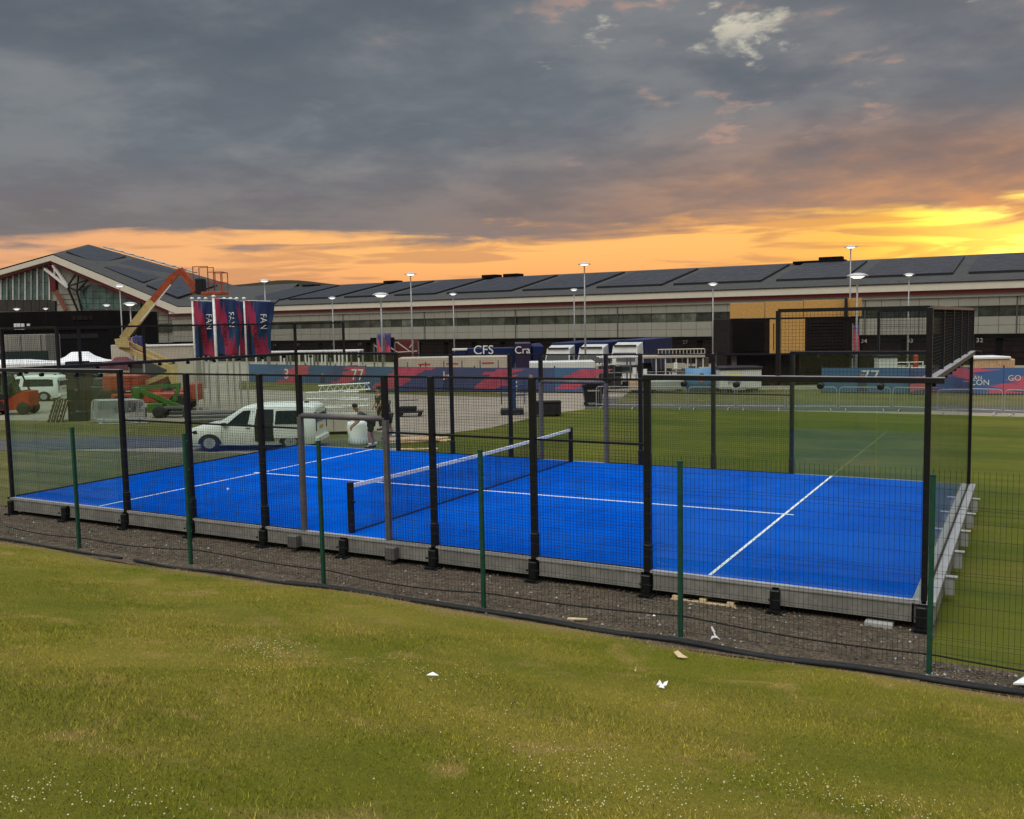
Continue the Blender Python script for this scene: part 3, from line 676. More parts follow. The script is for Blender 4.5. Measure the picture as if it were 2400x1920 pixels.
# ---- entrance wing at the left: kinked fascia, glass wall, steel trusses
EW = thing('entrance_wing', 'tall gabled wing with white kinked fascia, teal glass wall and solar roof at left', 'building', O, WROT)
W3 = lambda u, v, off=0.: (wall_p(u, v, off)[0], off, wall_p(u, v, off)[1])
top = [(-260, 708), (123, 598), (415.6, 720), (470, 719)]; bot = [(-260, 719), (117, 611), (412, 735), (470, 733)]
f1 = MB()
for i in range(3):
    A = [W3(*top[i], -1.2), W3(*top[i+1], -1.2), W3(*bot[i+1], -1.2), W3(*bot[i], -1.2)]; B = [(p[0], .6, p[2]) for p in A]
    f1.add(A+B, ((3, 2, 1, 0), (0, 1, 5, 4), (2, 3, 7, 6), (4, 5, 6, 7), (3, 0, 4, 7), (1, 2, 6, 5)))
f1.build('fascia', 'fascia', EW)
f2 = MB(); b2 = [(-260, 733), (117, 617), (408, 743), (470, 740)]
for i in range(3):
    A = [W3(*bot[i], -.7), W3(*bot[i+1], -.7), W3(*b2[i+1], -.7), W3(*b2[i], -.7)]; B = [(p[0], .5, p[2]) for p in A]
    f2.add(A+B, ((3, 2, 1, 0), (2, 3, 7, 6), (4, 5, 6, 7)))
f2.build('soffit', 'red_stripe', EW)
ridge = [(-260, 700), (60, 612), (190, 578), (212, 573), (270, 589), (420, 627), (533, 664), (600, 676)]
R1 = [W3(-260, 704, -1.2), W3(123, 595, -1.2), W3(415.6, 718, -1.2), W3(640, 713, -1.2)]
RR = [W3(-260, 702, 12), W3(207, 573, 26), W3(560, 672, 30), W3(700, 664, 30)]
mb = MB()
for i in range(3): mb.add([R1[i], R1[i+1], RR[i+1], RR[i]], ((0, 1, 2, 3),))
mb.add([R1[0], RR[0], RR[1], RR[2], RR[3], (RR[3][0], RR[3][1], 0), (RR[0][0], RR[0][1], 0)], ((1, 2, 3, 4, 5, 6),))
mb.build('roof', 'roof_grey', EW)
a0, a1, c1, c0 = (Vector(x) for x in (R1[1], R1[2], RR[2], RR[1]))
def slope(s, t): return (a0.lerp(a1, s)).lerp(c0.lerp(c1, s), t)
upn = (a1-a0).cross(c0-a0).normalized(); upn = upn if upn.z > 0 else -upn
for s_, e_, t0, t1 in ((.04, .30, .22, .86), (.36, .66, .18, .84), (.70, .93, .14, .80)):
    P = [slope(s_, t0), slope(e_, t0), slope(e_, t1), slope(s_, t1)]
    MB().add([p+upn*.05 for p in P]+[p+upn*.5 for p in P], ((4, 5, 6, 7), (0, 1, 5, 4), (1, 2, 6, 5), (2, 3, 7, 6), (3, 0, 4, 7))).build('solar_array', 'solar', EW)
for i in range(9):
    a, b = c0.lerp(c1, .12+.07*i), c0.lerp(c1, .17+.07*i); MB().beam(a+Vector((0, 0, .5)), b+Vector((0, 0, .5)), 1.2, .3).build('skylight', 'concrete', EW)
# wall behind, curtain glazing
A = [W3(-260, 730, 1), W3(117, 612, 1), W3(412, 737, 1), W3(470, 735, 1), W3(470, 872, 1), W3(-260, 885, 1)]
MB().add(A+[(p[0], 8, p[2]) for p in A], (tuple(range(5, -1, -1)), tuple(range(6, 12)))+tuple((i, (i+1) % 6, 6+(i+1) % 6, 6+i) for i in range(6))).build('wall', 'cladding', EW)
def pane_fan(x0, x1, nx, rows, topf, m, name):
    us = np.linspace(x0, x1, nx+1)
    for i in range(nx):
        for j in range(len(rows)-1):
            v0, v1 = rows[j], rows[j+1]; ta, tb = topf(us[i]), topf(us[i+1])
            q = [W3(us[i]+.4, v1-.4, .6), W3(us[i+1]-.4, v1-.4, .6), W3(us[i+1]-.4, max(v0, tb)+.4, .6), W3(us[i]+.4, max(v0, ta)+.4, .6)]
            if max(v0, tb) >= v1-1 and max(v0, ta) >= v1-1: continue
            MB().add(q+[(p[0], .9, p[2]) for p in q], ((0, 1, 2, 3), (4, 7, 6, 5), (3, 2, 6, 7), (0, 4, 5, 1))).build(name, m if j < len(rows)-2 else m, EW)
pane_fan(-40, 116, 11, [610, 662, 704], lambda u: 619+(117-u)*.305, 'curtain', 'glass_pane')
pane_fan(-40, 130, 9, [705, 730], lambda u: 700, 'curtain_dark', 'entrance_pane')
pane_fan(186, 330, 9, [668, 684, 699, 712, 725], lambda u: 670+max(0, u-237)*.42, 'curtain', 'glass_pane')
for i in range(12):
    u = -40+i*14.2; MB().beam(W3(u, 703, .45), W3(u, 621+(117-u)*.305, .45), .22, .3, (1, 0, 0)).build('mullion', 'steel_white' if i % 2 else 'concrete', EW)
for (pa, pb, w, m_) in (((105, 630), (160, 674), .5, 'steel_white'), ((124, 622), (160, 674), .5, 'steel_white'), ((128, 650), (128, 618), .3, 'steel_white'), ((158, 672), (183, 730), .35, 'black_steel'), ((180, 682), (192, 730), .3, 'black_steel'), ((158, 672), (178, 642), .3, 'black_steel'), ((178, 642), (206, 656), .3, 'black_steel'), ((206, 656), (180, 684), .3, 'black_steel'), ((158, 672), (206, 656), .3, 'black_steel'), ((158, 672), (180, 682), .3, 'black_steel'), ((184, 645), (180, 684), .25, 'black_steel')):
    MB().beam(W3(*pa, -.2), W3(*pb, -.2), w, w, (0, 1, 0)).build('truss_strut', m_, EW)
MB().beam(W3(131, 683, -.1), W3(155, 728, -.1), 1.1, .3, (0, 1, 0)).build('red_fin', 'fin_red', EW)
A = [W3(112, 622, .3), W3(129, 630, .3), W3(130, 683, .3), W3(118, 683, .3)]
MB().add(A+[(p[0], .8, p[2]) for p in A], ((3, 2, 1, 0), (4, 5, 6, 7), (0, 1, 5, 4), (1, 2, 6, 5), (2, 3, 7, 6), (3, 0, 4, 7))).build('red_panel', 'red_board', EW)
for v in (690, 702, 714, 740, 752, 765, 778):
    p, q = W3(132, v, .95), W3(470 if v > 733 else 180, v, .95); MB().beam(p, q, .08, .08).build('wall_joint', 'joint', EW)
for u in range(275, 470, 24):
    MB().beam(W3(u, 744 if u > 400 else 730, .97), W3(u, 800, .97), .08, .08, (1, 0, 0)).build('wall_joint', 'joint', EW)
A = [W3(280, 760, .6), W3(470, 757, .6), W3(470, 777, .6), W3(280, 779, .6)]
for i in range(8):
    t0, t1 = i/8+.003, (i+1)/8-.003; V4 = [Vector(x) for x in A]
    MB().poly([V4[3].lerp(V4[2], t0), V4[3].lerp(V4[2], t1), V4[0].lerp(V4[1], t1), V4[0].lerp(V4[1], t0)]).build('window_pane', 'win_b' if i % 3 else 'win_a', EW)
A = [W3(280, 806, .3), W3(470, 802, .3), W3(470, 870, .3), W3(280, 872, .3)]
MB().add(A+[(p[0], .9, p[2]) for p in A], ((3, 2, 1, 0), (4, 5, 6, 7), (0, 1, 5, 4))).build('garage_door', 'garage_black', EW)
# far hill behind the roofs
V = []; Fc = []; n = 40
for i in range(n+1):
    u = 300+i*25; t = i/n; v = 664+14*abs(t-.35)**1.0*1.2-3*math.sin(t*21)-5*math.exp(-((u-690)/90)**2)
    a, b = at(u, 1000, 1500), at(u, v, 1500); V += [(a.x, a.y, -60), (b.x, b.y, b.z), (b.x+FW.x*400, b.y+FW.y*400, -60)]
for i in range(n): Fc += [(3*i, 3*i+3, 3*i+4, 3*i+1), (3*i+1, 3*i+4, 3*i+5, 3*i+2)]
struct('hill', MB().add(V, Fc), 'hill')
# ------------------------------------------------------------------ lamp posts
def lamp(u, v, d, big, label, lit=True):
    p = gpd(u, d); h = hz(u, v, d); k = big*.82
    L = thing('lamp_post', label, 'lamp post', p, ROT, 'mushroom lamp posts round the paddock')
    MB().tube([(0, 0, 0), (0, 0, h*.5), (0, 0, h-.5*k)], [.09, .075, .05], 8).build('pole', 'pole', L, False, True)
    MB().lathe([(.06*k, -.6*k), (.10*k, -.28*k), (.28*k, -.2*k)], (0, 0, h), 12).build('neck', 'steel_white', L, False, True)
    MB().lathe([(.26*k, -.19*k), (.50*k, -.05*k), (.52*k, 0), (.2*k, .005)], (0, 0, h), 16).build('diffuser', 'lamp_lit' if lit else 'steel_white', L, False, True)
    MB().lathe([(.78*k, -.02), (.74*k, .05*k), (.5*k, .16*k), (.2*k, .22*k), (.02, .23*k)], (0, 0, h), 20).build('hood', 'lamp_hood', L, False, True)
for u, v, d, k, lb in ((295, 671, 95, .8, 'tall slim lamp post before the white fascia of the gabled wing'), (261, 716, 110, .75, 'short lit lamp post beside the black clad building'), (316, 713, 72, .8, 'bright wide lamp head between the boom lift and gabled wing'),
                       (51, 725, 120, .75, 'small lit lamp above the left end of the black building'), (118, 724, 125, .6, 'small lit lamp right of the leftmost lamp above the black building'), (631, 659, 85, .8, 'tall lamp post just right of the printed flags'), (786, 699, 105, .75, 'lamp post behind the white canopy frames'),
                       (899, 692, 68, .95, 'wide lamp post with two feather banners below its head'), (970, 644, 85, .85, 'tall lamp post right of the red garage front'), (1067, 690, 105, .75, 'lamp post above the dark blue lorry'), (1348, 680, 105, .75, 'shorter of two lamp posts behind the white lorry cabs'),
                       (1373, 621, 80, .85, 'taller of two lamp posts by the white lorry cabs'), (1671, 667, 85, .75, 'lamp post left of the black two storey structure'), (1990, 581, 80, .85, 'tallest lamp post behind the black two storey structure'), (2006, 648, 58, 1.0, 'wide lamp post beside the plywood parapet'), (2126, 645, 90, .8, 'lamp post above the mesh corner of the court')):
    lamp(u, v, d, k, lb)
# ------------------------------------------------------------------ white van by the court
def loft(st, n_side=1):
    """stations (x, [(halfwidth, z), ...]) from sill to roof -> closed body"""
    V = []; Fc = []; k = len(st[0][1])
    for x, pr in st:
        V += [(x, -w, z) for w, z in pr] + [(x, w, z) for w, z in reversed(pr)]
    m_ = 2*k
    for i in range(len(st)-1):
        for j in range(m_): Fc.append((i*m_+j, (i+1)*m_+j, (i+1)*m_+(j+1) % m_, i*m_+(j+1) % m_))
    Fc += [tuple(range(m_)), tuple(range(len(st)*m_-1, (len(st)-1)*m_-1, -1))]
    return V, Fc
def make_van(label, loc, rz, door_open, group):
    """x runs from the nose (0) to the tail (4.5); -y is the side we see"""
    T = thing('white_van', label, 'van', loc, rz, group); T.scale = (1.05, 1, .88)
    S = [(.00, [(.62, .30), (.70, .45), (.70, .62), (.66, .72), (.60, .76)]), (.12, [(.80, .24), (.86, .42), (.86, .70), (.80, .86), (.60, .90)]), (.55, [(.86, .22), (.92, .45), (.92, .80), (.84, .98), (.60, 1.03)]),
         (1.10, [(.86, .22), (.93, .48), (.93, .92), (.84, 1.09), (.62, 1.14)]), (1.55, [(.86, .22), (.93, .50), (.93, .98), (.80, 1.38), (.62, 1.44)]), (2.0, [(.86, .22), (.93, .50), (.93, 1.02), (.76, 1.68), (.60, 1.76)]),
         (2.5, [(.86, .22), (.93, .50), (.93, 1.04), (.76, 1.74), (.60, 1.83)]), (3.4, [(.86, .22), (.93, .50), (.93, 1.04), (.77, 1.74), (.60, 1.83)]), (4.2, [(.86, .22), (.93, .50), (.93, 1.04), (.78, 1.72), (.62, 1.80)]), (4.38, [(.85, .24), (.91, .50), (.90, 1.02), (.77, 1.66), (.60, 1.73)]), (4.45, [(.80, .30), (.84, .5), (.84, 1.0), (.72, 1.55), (.55, 1.62)])]
    V, Fc = loft(S); b = MB().add(V, Fc).build('body', 'white_paint', T, False, True)
    me = b.data
    for p in me.polygons: p.use_smooth = len(p.vertices) == 4
    md = b.modifiers.new('crease', 'EDGE_SPLIT'); md.split_angle = rad(38)
    W_ = lambda z: -(.93 - max(z-1.04, 0)*.245)-.006       # outer skin of the visible side above the waist
    q = lambda pts, m_, nm, off=0.: MB().add([(x, W_(z)-off, z) for x, z in pts]+[(x, W_(z)-off-.006, z) for x, z in pts], (tuple(range(len(pts)-1, -1, -1)), tuple(range(len(pts), 2*len(pts))))+tuple((i, (i+1) % len(pts), len(pts)+(i+1) % len(pts), len(pts)+i) for i in range(len(pts)))).build(nm, m_, T)
    for sgn in (1, -1):
        for x in (.86, 3.62):
            w = thing('w', None, None); COL.objects.unlink(w); bpy.data.objects.remove(w)
            tyre = MB().lathe([(.20, -.10), (.30, -.105), (.325, -.07), (.325, .07), (.30, .105), (.20, .10)], (x, -sgn*.84, .325), 22, 'y').build('wheel', 'rubber', T, False, True)
            mb = MB().lathe([(.20, -.02), (.215, .012), (.20, .02)], (x, -sgn*.945, .325), 20, 'y')
            for k in range(5):
                a = k*1.2566; mb.beam((x, -sgn*.955, .325), (x+.2*math.cos(a), -sgn*.955, .325+.2*math.sin(a)), .055, .03, (0, 1, 0))
            c = mb.build('rim', 'alloy'); c.parent = tyre
            arch = [(x+.40*math.cos(t), .30+.40*math.sin(t)) for t in np.linspace(0, math.pi, 11)]
            if sgn > 0: MB().add([(xx, -.934, zz) for xx, zz in arch]+[(xx, -.91, zz) for xx, zz in arch], (tuple(range(10, -1, -1)), tuple(range(11, 22)))).build('wheel_arch', 'dark_plastic', T)
    q([(1.45, 1.06), (2.18, 1.06), (2.26, 1.62), (2.02, 1.60), (1.85, 1.46)], 'dark_glass', 'door_window')
    q([(1.30, 1.03), (2.30, 1.03), (2.30, 1.06), (1.42, 1.06)], 'dark_plastic', 'window_trim')
    if door_open:
        q([(2.40, .50), (3.06, .50), (3.06, 1.04), (2.40, 1.04)], 'cloth_black', 'door_opening'); q([(2.40, 1.04), (3.06, 1.04), (3.04, 1.64), (2.46, 1.64)], 'cloth_black', 'door_opening')
        q([(2.40, .38), (3.06, .38), (3.06, .50), (2.40, .50)], 'cloth_black', 'door_step', -.012)
        q([(2.52, 1.18), (2.72, 1.18), (2.72, 1.42), (2.52, 1.42)], 'cabin_dark', 'seat_headrest', .012)
        q([(3.10, 1.06), (3.98, 1.06), (3.95, 1.58), (3.14, 1.58)], 'dark_glass', 'side_window', .05)
        q([(3.05, .50), (4.05, .50), (4.05, 1.04), (3.05, 1.04)], 'white_paint', 'sliding_door', .03); q([(3.05, 1.04), (4.05, 1.04), (4.02, 1.66), (3.10, 1.66)], 'white_paint', 'sliding_door', .03)
    else:
        q([(2.42, 1.06), (4.2, 1.06), (4.15, 1.56), (2.46, 1.58)], 'dark_glass', 'side_window')
    q([(2.34, .40), (2.352, .40), (2.352, 1.6), (2.34, 1.6)], 'joint', 'door_seam', .001); q([(1.28, .45), (1.29, .45), (1.29, 1.03), (1.28, 1.03)], 'joint', 'door_seam', .001)
    q([(2.12, .90), (2.27, .90), (2.27, .935), (2.12, .935)], 'dark_plastic', 'door_handle', .012)
    MB().chbox(1.32, 1.48, -1.12, -.95, 1.02, 1.16, .03).build('wing_mirror', 'dark_plastic', T)
    MB().add([(.06, -.78, .70), (.42, -.93, .86), (.46, -.93, .74), (.10, -.82, .60), (.06, -.74, .69), (.4, -.88, .85), (.44, -.88, .73), (.1, -.78, .6)], ((3, 2, 1, 0), (0, 1, 5, 4), (2, 3, 7, 6))).build('headlight', 'dark_glass', T)
    MB().box(-.03, .05, -.5, .5, .36, .56).build('grille', 'dark_plastic', T)
    MB().add([(4.455, -.66, 1.08), (4.455, .66, 1.08), (4.42, .58, 1.58), (4.42, -.58, 1.58), (4.47, -.66, 1.08), (4.47, .66, 1.08), (4.44, .58, 1.58), (4.44, -.58, 1.58)], ((0, 3, 2, 1), (4, 5, 6, 7), (3, 7, 6, 2), (0, 1, 5, 4), (0, 4, 7, 3), (1, 2, 6, 5))).build('rear_window', 'dark_glass', T)
    for y in (-.80, .72): MB().chbox(4.40, 4.47, y, y+.08, .72, 1.5, .015).build('tail_light', 'cloth_black', T)
    MB().box(4.452, 4.47, -.26, .26, .80, .92).build('number_plate', 'plate_yellow', T)
    MB().chbox(4.40, 4.53, -.86, .86, .28, .50, .03).build('rear_bumper', 'white_paint', T)
    MB().chbox(3.9, 4.05, -.05, .05, 1.80, 1.88, .02).build('roof_aerial', 'dark_plastic', T)
    MB().add([(1.12, -.70, 1.13), (1.12, .70, 1.13), (1.97, .58, 1.70), (1.97, -.58, 1.70)], ((0, 1, 2, 3),)).build('windscreen', 'dark_glass', T, loc=(-.015, 0, .02))
    return T
A0 = gp(490, 1058); los = Vector((A0.x-CAM.x, A0.y-CAM.y, 0)).normalized(); rgt = Vector((los.y, -los.x, 0))
dr = rgt*math.cos(rad(20))-los*math.sin(rad(20)); ay = math.atan2(dr.y, dr.x)
sidey = Vector((-dr.y, dr.x, 0))
make_van('white panel van with its sliding door open beside the far left court corner', A0 - dr*.86 + sidey*.9, ay, True, 'white vans')
pv = gpd(45, 60); make_van('white van parked far left behind the red forklift', pv - r0*1.9, ROT+.05, False, 'white vans')
# ------------------------------------------------------------------ forklift
def root(name, label, cat, u, d, group=None, dr_=0.): return thing(name, label, cat, gpd(u, d), ROT+dr_, group)
FK = root('forklift', 'red forklift with dark glazed cab at the left edge', 'forklift', 30, 50.5)
MB().prism([(-1.2, .25), (.95, .25), (1.15, .45), (1.2, .95), (1.15, 1.22), (.75, 1.25), (-.05, .85), (-.6, .75), (-1.2, .75)], -.55, .55).build('chassis', 'red_paint', FK)
MB().prism([(-.5, .78), (.1, .88), (.8, 1.28), (.35, 1.1), (-.5, 1.02)], -.57, .57).build('bonnet_trim', 'dark_plastic', FK)
MB().prism([(-1.15, .3), (-.1, .3), (-.2, .74), (-1.15, .74)], -.58, .58).build('step_panel', 'dark_plastic', FK)
for x, r in ((.85, .34), (-.75, .38)):
    for y in (-.52, .52):
        w = MB().lathe([(r*.55, -.1), (r*.95, -.1), (r, -.06), (r, .06), (r*.95, .1), (r*.55, .1)], (x, y, r), 18, 'y').build('wheel', 'rubber', FK, False, True)
for (p, q) in (((-.95, .75), (-.75, 2.15)), ((.75, 1.2), (.35, 2.15)), ((-.1, 1.0), (-.1, 2.15))):
    for y in (-.48, .48): MB().beam((p[0], y, p[1]), (q[0], y, q[1]), .07, .07, (0, 1, 0)).build('cab_pillar', 'dark_plastic', FK)
MB().chbox(-.85, .45, -.55, .55, 2.12, 2.22, .03).build('cab_roof', 'dark_plastic', FK)
MB().prism([(-.9, .8), (.7, 1.2), (.35, 2.1), (-.72, 2.1)], -.46, -.44).build('side_glass', 'car_glass', FK)
MB().chbox(-.45, .1, -.25, .25, .9, 1.05, .04).chbox(-.02, .1, -.25, .25, 1.0, 1.55, .04).build('seat', 'dark_plastic', FK)
for y in (-.3, .3): MB().box(-1.38, -1.25, y-.05, y+.05, .05, 2.4).build('mast', 'dark_plastic', FK); MB().box(-2.4, -1.26, y-.05, y+.05, .06, .1).build('fork', 'dark_plastic', FK)
# leaning pallets
def pallet_mesh(T):
    for x in (-.5, -.25, 0, .25, .5): MB().box(x-.045, x+.045, -.6, .6, .12, .142).build('board', 'old_wood', T)
    for y in (-.53, 0, .53): MB().box(-.55, .55, y-.05, y+.05, .025, .118).build('bearer', 'old_wood', T); MB().box(-.55, .55, y-.05, y+.05, 0, .023).build('skid', 'pale_wood' if y else 'old_wood', T)
for i, (u, lb) in enumerate(((130, 'dark wooden pallet, leftmost of three leaning together'), (142, 'dark wooden pallet in the middle of three leaning together'), (155, 'dark wooden pallet nearest the tall black case of three leaning'))):
    T = thing('leaning_pallet', lb, 'pallet', gpd(u, 46), 0, 'pallets leaning on end'); pallet_mesh(T)
    T.rotation_euler = (0, rad(-72), ROT+.35); T.location.z += .52
# tall black flight cases
for i, (z0, h) in enumerate(((0, 1.0), (1.02, 1.0), (2.04, .85))):
    T = root('flight_case', ('bottom', 'middle', 'top')[i]+' black flight case of the tall stack beside the leaning pallets', 'case', 190, 46, 'stacked flight cases'); T.location.z += z0
    MB().chbox(-.46, .46, -.3, .3, 0, h, .02).build('case_body', 'dark_plastic', T)
    for x in (-.44, .44): MB().box(x-.025, x+.025, -.31, -.302, .03, h-.03).build('edge_strip', 'container', T)
    MB().chbox(-.08, .08, -.325, -.302, h*.5-.05, h*.5+.05, .008).build('handle', 'gate_grey', T)
# dark green telehandler
TH = root('telehandler', 'dark green telehandler with glazed cab behind the barrier stack', 'telehandler', 232, 53)
MB().chbox(-.9, 1.0, -.9, .9, .55, 1.3, .06).build('chassis', 'dark_green', TH)
MB().chbox(-.95, -.2, -.95, .1, .9, 2.25, .08).build('cab_frame', 'dark_green', TH)
MB().box(-.85, -.28, -.975, -.955, 1.3, 2.1).build('cab_window', 'curtain', TH)
MB().chbox(.1, .95, -.85, .85, 1.3, 1.75, .06).build('engine_cover', 'cabin_dark', TH)
MB().beam((1.4, .4, 1.2), (-1.3, .4, 2.0), .3, .35).build('boom', 'dark_green', TH)
for x in (-.6, .75):
    for y in (-.85, .85): MB().lathe([(.25, -.15), (.5, -.15), (.55, -.08), (.55, .08), (.5, .15), (.25, .15)], (x, y, .55), 16, 'y').build('wheel', 'rubber', TH, False, True)
# ------------------------------------------------------------------ articulated boom lift
BL = thing('boom_lift', 'cream and orange articulated boom lift raised with its empty basket high up', 'boom lift', gpd(350, 51), 0)
def bl(u, v, dd=0.): return at(u, v, 51+dd)-BL.location
def seg(p, q, w, h, m_, nm, dd=0.): return MB().beam(bl(*p, dd), bl(*q, dd), w, h).build(nm, m_, BL)
zb = lambda p: Vector((p.x, p.y, 0))
c = bl(300, 940)
MB().chbox(-1.0, 1.0, -.8, .8, 1.15, 2.0, .08).build('turret', 'orange_paint', BL, loc=(c.x, c.y, 0)).rotation_euler[2] = ROT
for k in range(4): MB().box(-.98, .98, -.81, -.803, 1.3+.16*k, 1.32+.16*k).build('vent_slot', 'red_stripe', BL, loc=(c.x, c.y, 0)).rotation_euler[2] = ROT
c2 = bl(370, 950); o = MB().chbox(-2.2, 1.9, -.75, .75, .45, 1.0, .08).build('chassis', 'orange_paint', BL, loc=(c2.x, c2.y, 0)); o.rotation_euler[2] = ROT
for x in (-1.6, 1.4):
    for y in (-.95, .95):
        o = MB().lathe([(.2, -.17), (.42, -.17), (.46, -.1), (.46, .1), (.42, .17), (.2, .17)], (x, y, .46), 16, 'y').build('wheel', 'rubber', BL, loc=(c2.x, c2.y, 0)); o.rotation_euler[2] = ROT
for uu, w in ((432, .45), (461, .36)):
    c3 = bl(uu, 935); o = MB().chbox(-w, w*.8, -.5, .5, .55, 1.15 if uu < 440 else 1.45, .06).build('axle_cover', 'orange_paint', BL, loc=(c3.x, c3.y, 0)); o.rotation_euler[2] = ROT
seg((300, 901), (380, 915), .35, .3, 'orange_paint', 'lower_link')
seg((318, 908), (405, 872), .34, .26, 'cream_paint', 'riser_arm'); seg((322, 918), (404, 886), .3, .2, 'cream_paint', 'riser_arm', .3)
P = [(390, 855), (417, 853), (417, 898), (402, 900), (392, 880)]
V = [bl(u, v, -.3) for u, v in P]; V2 = [bl(u, v, .3) for u, v in P]
MB().add(V+V2, ((4, 3, 2, 1, 0), (5, 6, 7, 8, 9))+tuple((i, (i+1) % 5, 5+(i+1) % 5, 5+i) for i in range(5))).build('knuckle_plate', 'cream_paint', BL)
seg((398, 862), (283, 812), .3, .26, 'cream_paint', 'middle_arm'); seg((402, 850), (300, 803), .22, .18, 'cream_paint', 'middle_arm', .25)
P = [(268, 795), (296, 790), (303, 800), (302, 815), (272, 813)]
V = [bl(u, v, -.35) for u, v in P]; V2 = [bl(u, v, .35) for u, v in P]
MB().add(V+V2, ((4, 3, 2, 1, 0), (5, 6, 7, 8, 9))+tuple((i, (i+1) % 5, 5+(i+1) % 5, 5+i) for i in range(5))).build('knuckle_plate', 'cream_paint', BL)
seg((289, 795), (358, 706), .34, .42, 'cream_paint', 'main_boom'); seg((306, 790), (333, 748), .12, .12, 'dark_plastic', 'lift_cylinder', .05)
seg((356, 709), (408, 646), .28, .34, 'boom_orange', 'inner_boom'); seg((406, 649), (424, 634), .26, .3, 'boom_orange', 'boom_nose')
seg((330, 753), (400, 668), .06, .06, 'cabin_white', 'hose_track', -.25)
seg((424, 630), (462, 676), .18, .2, 'boom_orange', 'jib'); seg((422, 640), (455, 684), .12, .1, 'boom_orange', 'jib_link', -.15); seg((448, 684), (464, 686), .2, .16, 'boom_orange', 'jib_end')
c4 = at(496, 690, 51)-BL.location
BK = lambda mb, nm, m_: setattr(mb.build(nm, m_, BL, loc=c4), 'rotation_euler', (0, 0, ROT))
BK(MB().chbox(-.40, .75, -.55, .55, -.05, .12, .02), 'basket_floor', 'boom_orange')
BK(MB().chbox(-.78, -.35, -.3, .3, .0, .85, .05), 'control_box', 'cloth_black')
mb = MB()
for x in (-.78, .0, .38, .75):
    for y in (-.5, .5): mb.beam((x, y, .1), (x, y, 1.15 if x > -.5 else 1.45), .04)
for z in (.6, 1.15):
    for y in (-.5, .5): mb.beam((-.02, y, z), (.77, y, z), .04)
    mb.beam((.75, -.5, z), (.75, .5, z), .04)
for y in (-.5, .5): mb.beam((-.8, y, 1.45), (.02, y, 1.45), .04).beam((0, y, .1), (0, y, 1.45), .04)
BK(mb, 'guard_rail', 'boom_orange')
# ------------------------------------------------------------------ lime green trailer lift
GL = thing('trailer_lift', 'lime green folded trailer lift in front of the orange boom lift', 'cherry picker', gpd(378, 47), ROT)
s_ = 47/F; X = lambda u: (u-378)*s_; H = lambda u, v: hz(u, v, 47)
MB().chbox(X(317), X(336), -.3, .3, H(326, 935), H(326, 907), .03).build('counterweight', 'lime_paint', GL)
MB().beam((X(318), 0, H(318, 910)), (X(426), 0, H(426, 902)), .22, .18).build('upper_boom', 'lime_paint', GL)
MB().beam((X(424), 0, H(424, 902)), (X(411), 0, H(411, 938)), .2, .18).build('end_link', 'lime_paint', GL)
MB().beam((X(335), -.2, H(335, 914)), (X(440), -.2, H(440, 958)), .16, .2).build('lower_boom', 'lime_paint', GL)
MB().beam((X(343), .1, H(343, 920)), (X(385), .1, H(385, 942)), .16, .22).build('ram', 'dark_plastic', GL)
MB().chbox(X(353), X(389), -.4, .35, H(370, 966), H(370, 944), .03).build('control_cabinet', 'lime_paint', GL)
MB().chbox(X(345), X(440), -.35, .35, .42, .55, .02).build('trailer_frame', 'gate_grey', GL)
MB().chbox(X(405), X(438), -.5, .2, .15, H(420, 962), .03).build('battery_box', 'cabin_dark', GL)
for y in (-.45, .45): MB().lathe([(.15, -.09), (.28, -.09), (.3, 0), (.28, .09), (.15, .09)], (X(380), y, .3), 14, 'y').build('wheel', 'rubber', GL, False, True)
for x in (X(348), X(436)): MB().beam((x, -.3, 0), (x, -.3, .45), .08).build('outrigger', 'gate_grey', GL)
# ------------------------------------------------------------------ crowd barriers
def barrier_parts(m_frame='alloy'):
    w, h, r = 1.08, 1.08, .15
    arc = [(-w, 0, .10), (-w, 0, h-r)]+[(-w+r-r*math.cos(t), 0, h-r+r*math.sin(t)) for t in (.5, 1.07)]+[(-w+r, 0, h)]
    arc2 = [(-x, y, z) for x, y, z in reversed(arc)]
    fr = MB().tube(arc+arc2, .021, 6).tube([(-w, 0, .20), (w, 0, .20)], .018, 6).mesh('frame', m_frame)
    bars = MB()
    for i in range(1, 18): x = -w+2*w*i/18; bars.tube([(x, 0, .2), (x, 0, h)], .009, 4, cap=False)
    bars = bars.mesh('bars', m_frame)
    ft = MB().tube([(0, -.33, .0), (0, -.25, .09), (0, .25, .09), (0, .33, .0)], .021, 6).mesh('foot', m_frame)
    return fr, bars, ft, w
BP = barrier_parts('alloy')
def barrier(label, loc, rz, group, tilt=0.):
    T = thing('crowd_barrier', label, 'barrier', loc, rz, group); T.rotation_euler = (tilt, 0, rz)
    link('frame', BP[0], T); tag(link('bars', BP[1], T), None, None, None, 'stuff')
    for s in (-.8, .8): link('foot', BP[2], T, (s, 0, 0))
    return T
row = [gp(1395, 957), gp(1700, 961), gp(2060, 963), gp(2230, 967), gp(2400, 975), gp(2600, 985)]
dist = [0]
for a, b in zip(row, row[1:]): dist.append(dist[-1]+(b-a).length)
k = 0; nb = int(dist[-1]/2.28)
for i in range(nb):
    def ptat(q_):
        for j in range(len(row)-1):
            if q_ <= dist[j+1] or j == len(row)-2: return row[j].lerp(row[j+1], (q_-dist[j])/(dist[j+1]-dist[j]))
    a, b = ptat(i*2.28), ptat((i+1)*2.28); c = (a+b)/2; c.z = -.424; dv_ = b-a
    barrier('grey crowd barrier, %s from the left in the row along the road' % ('first second third fourth fifth sixth seventh eighth ninth tenth eleventh twelfth thirteenth fourteenth'.split()[i]), c, math.atan2(dv_.y, dv_.x)+random.uniform(-.04, .04), 'crowd barriers along the road')
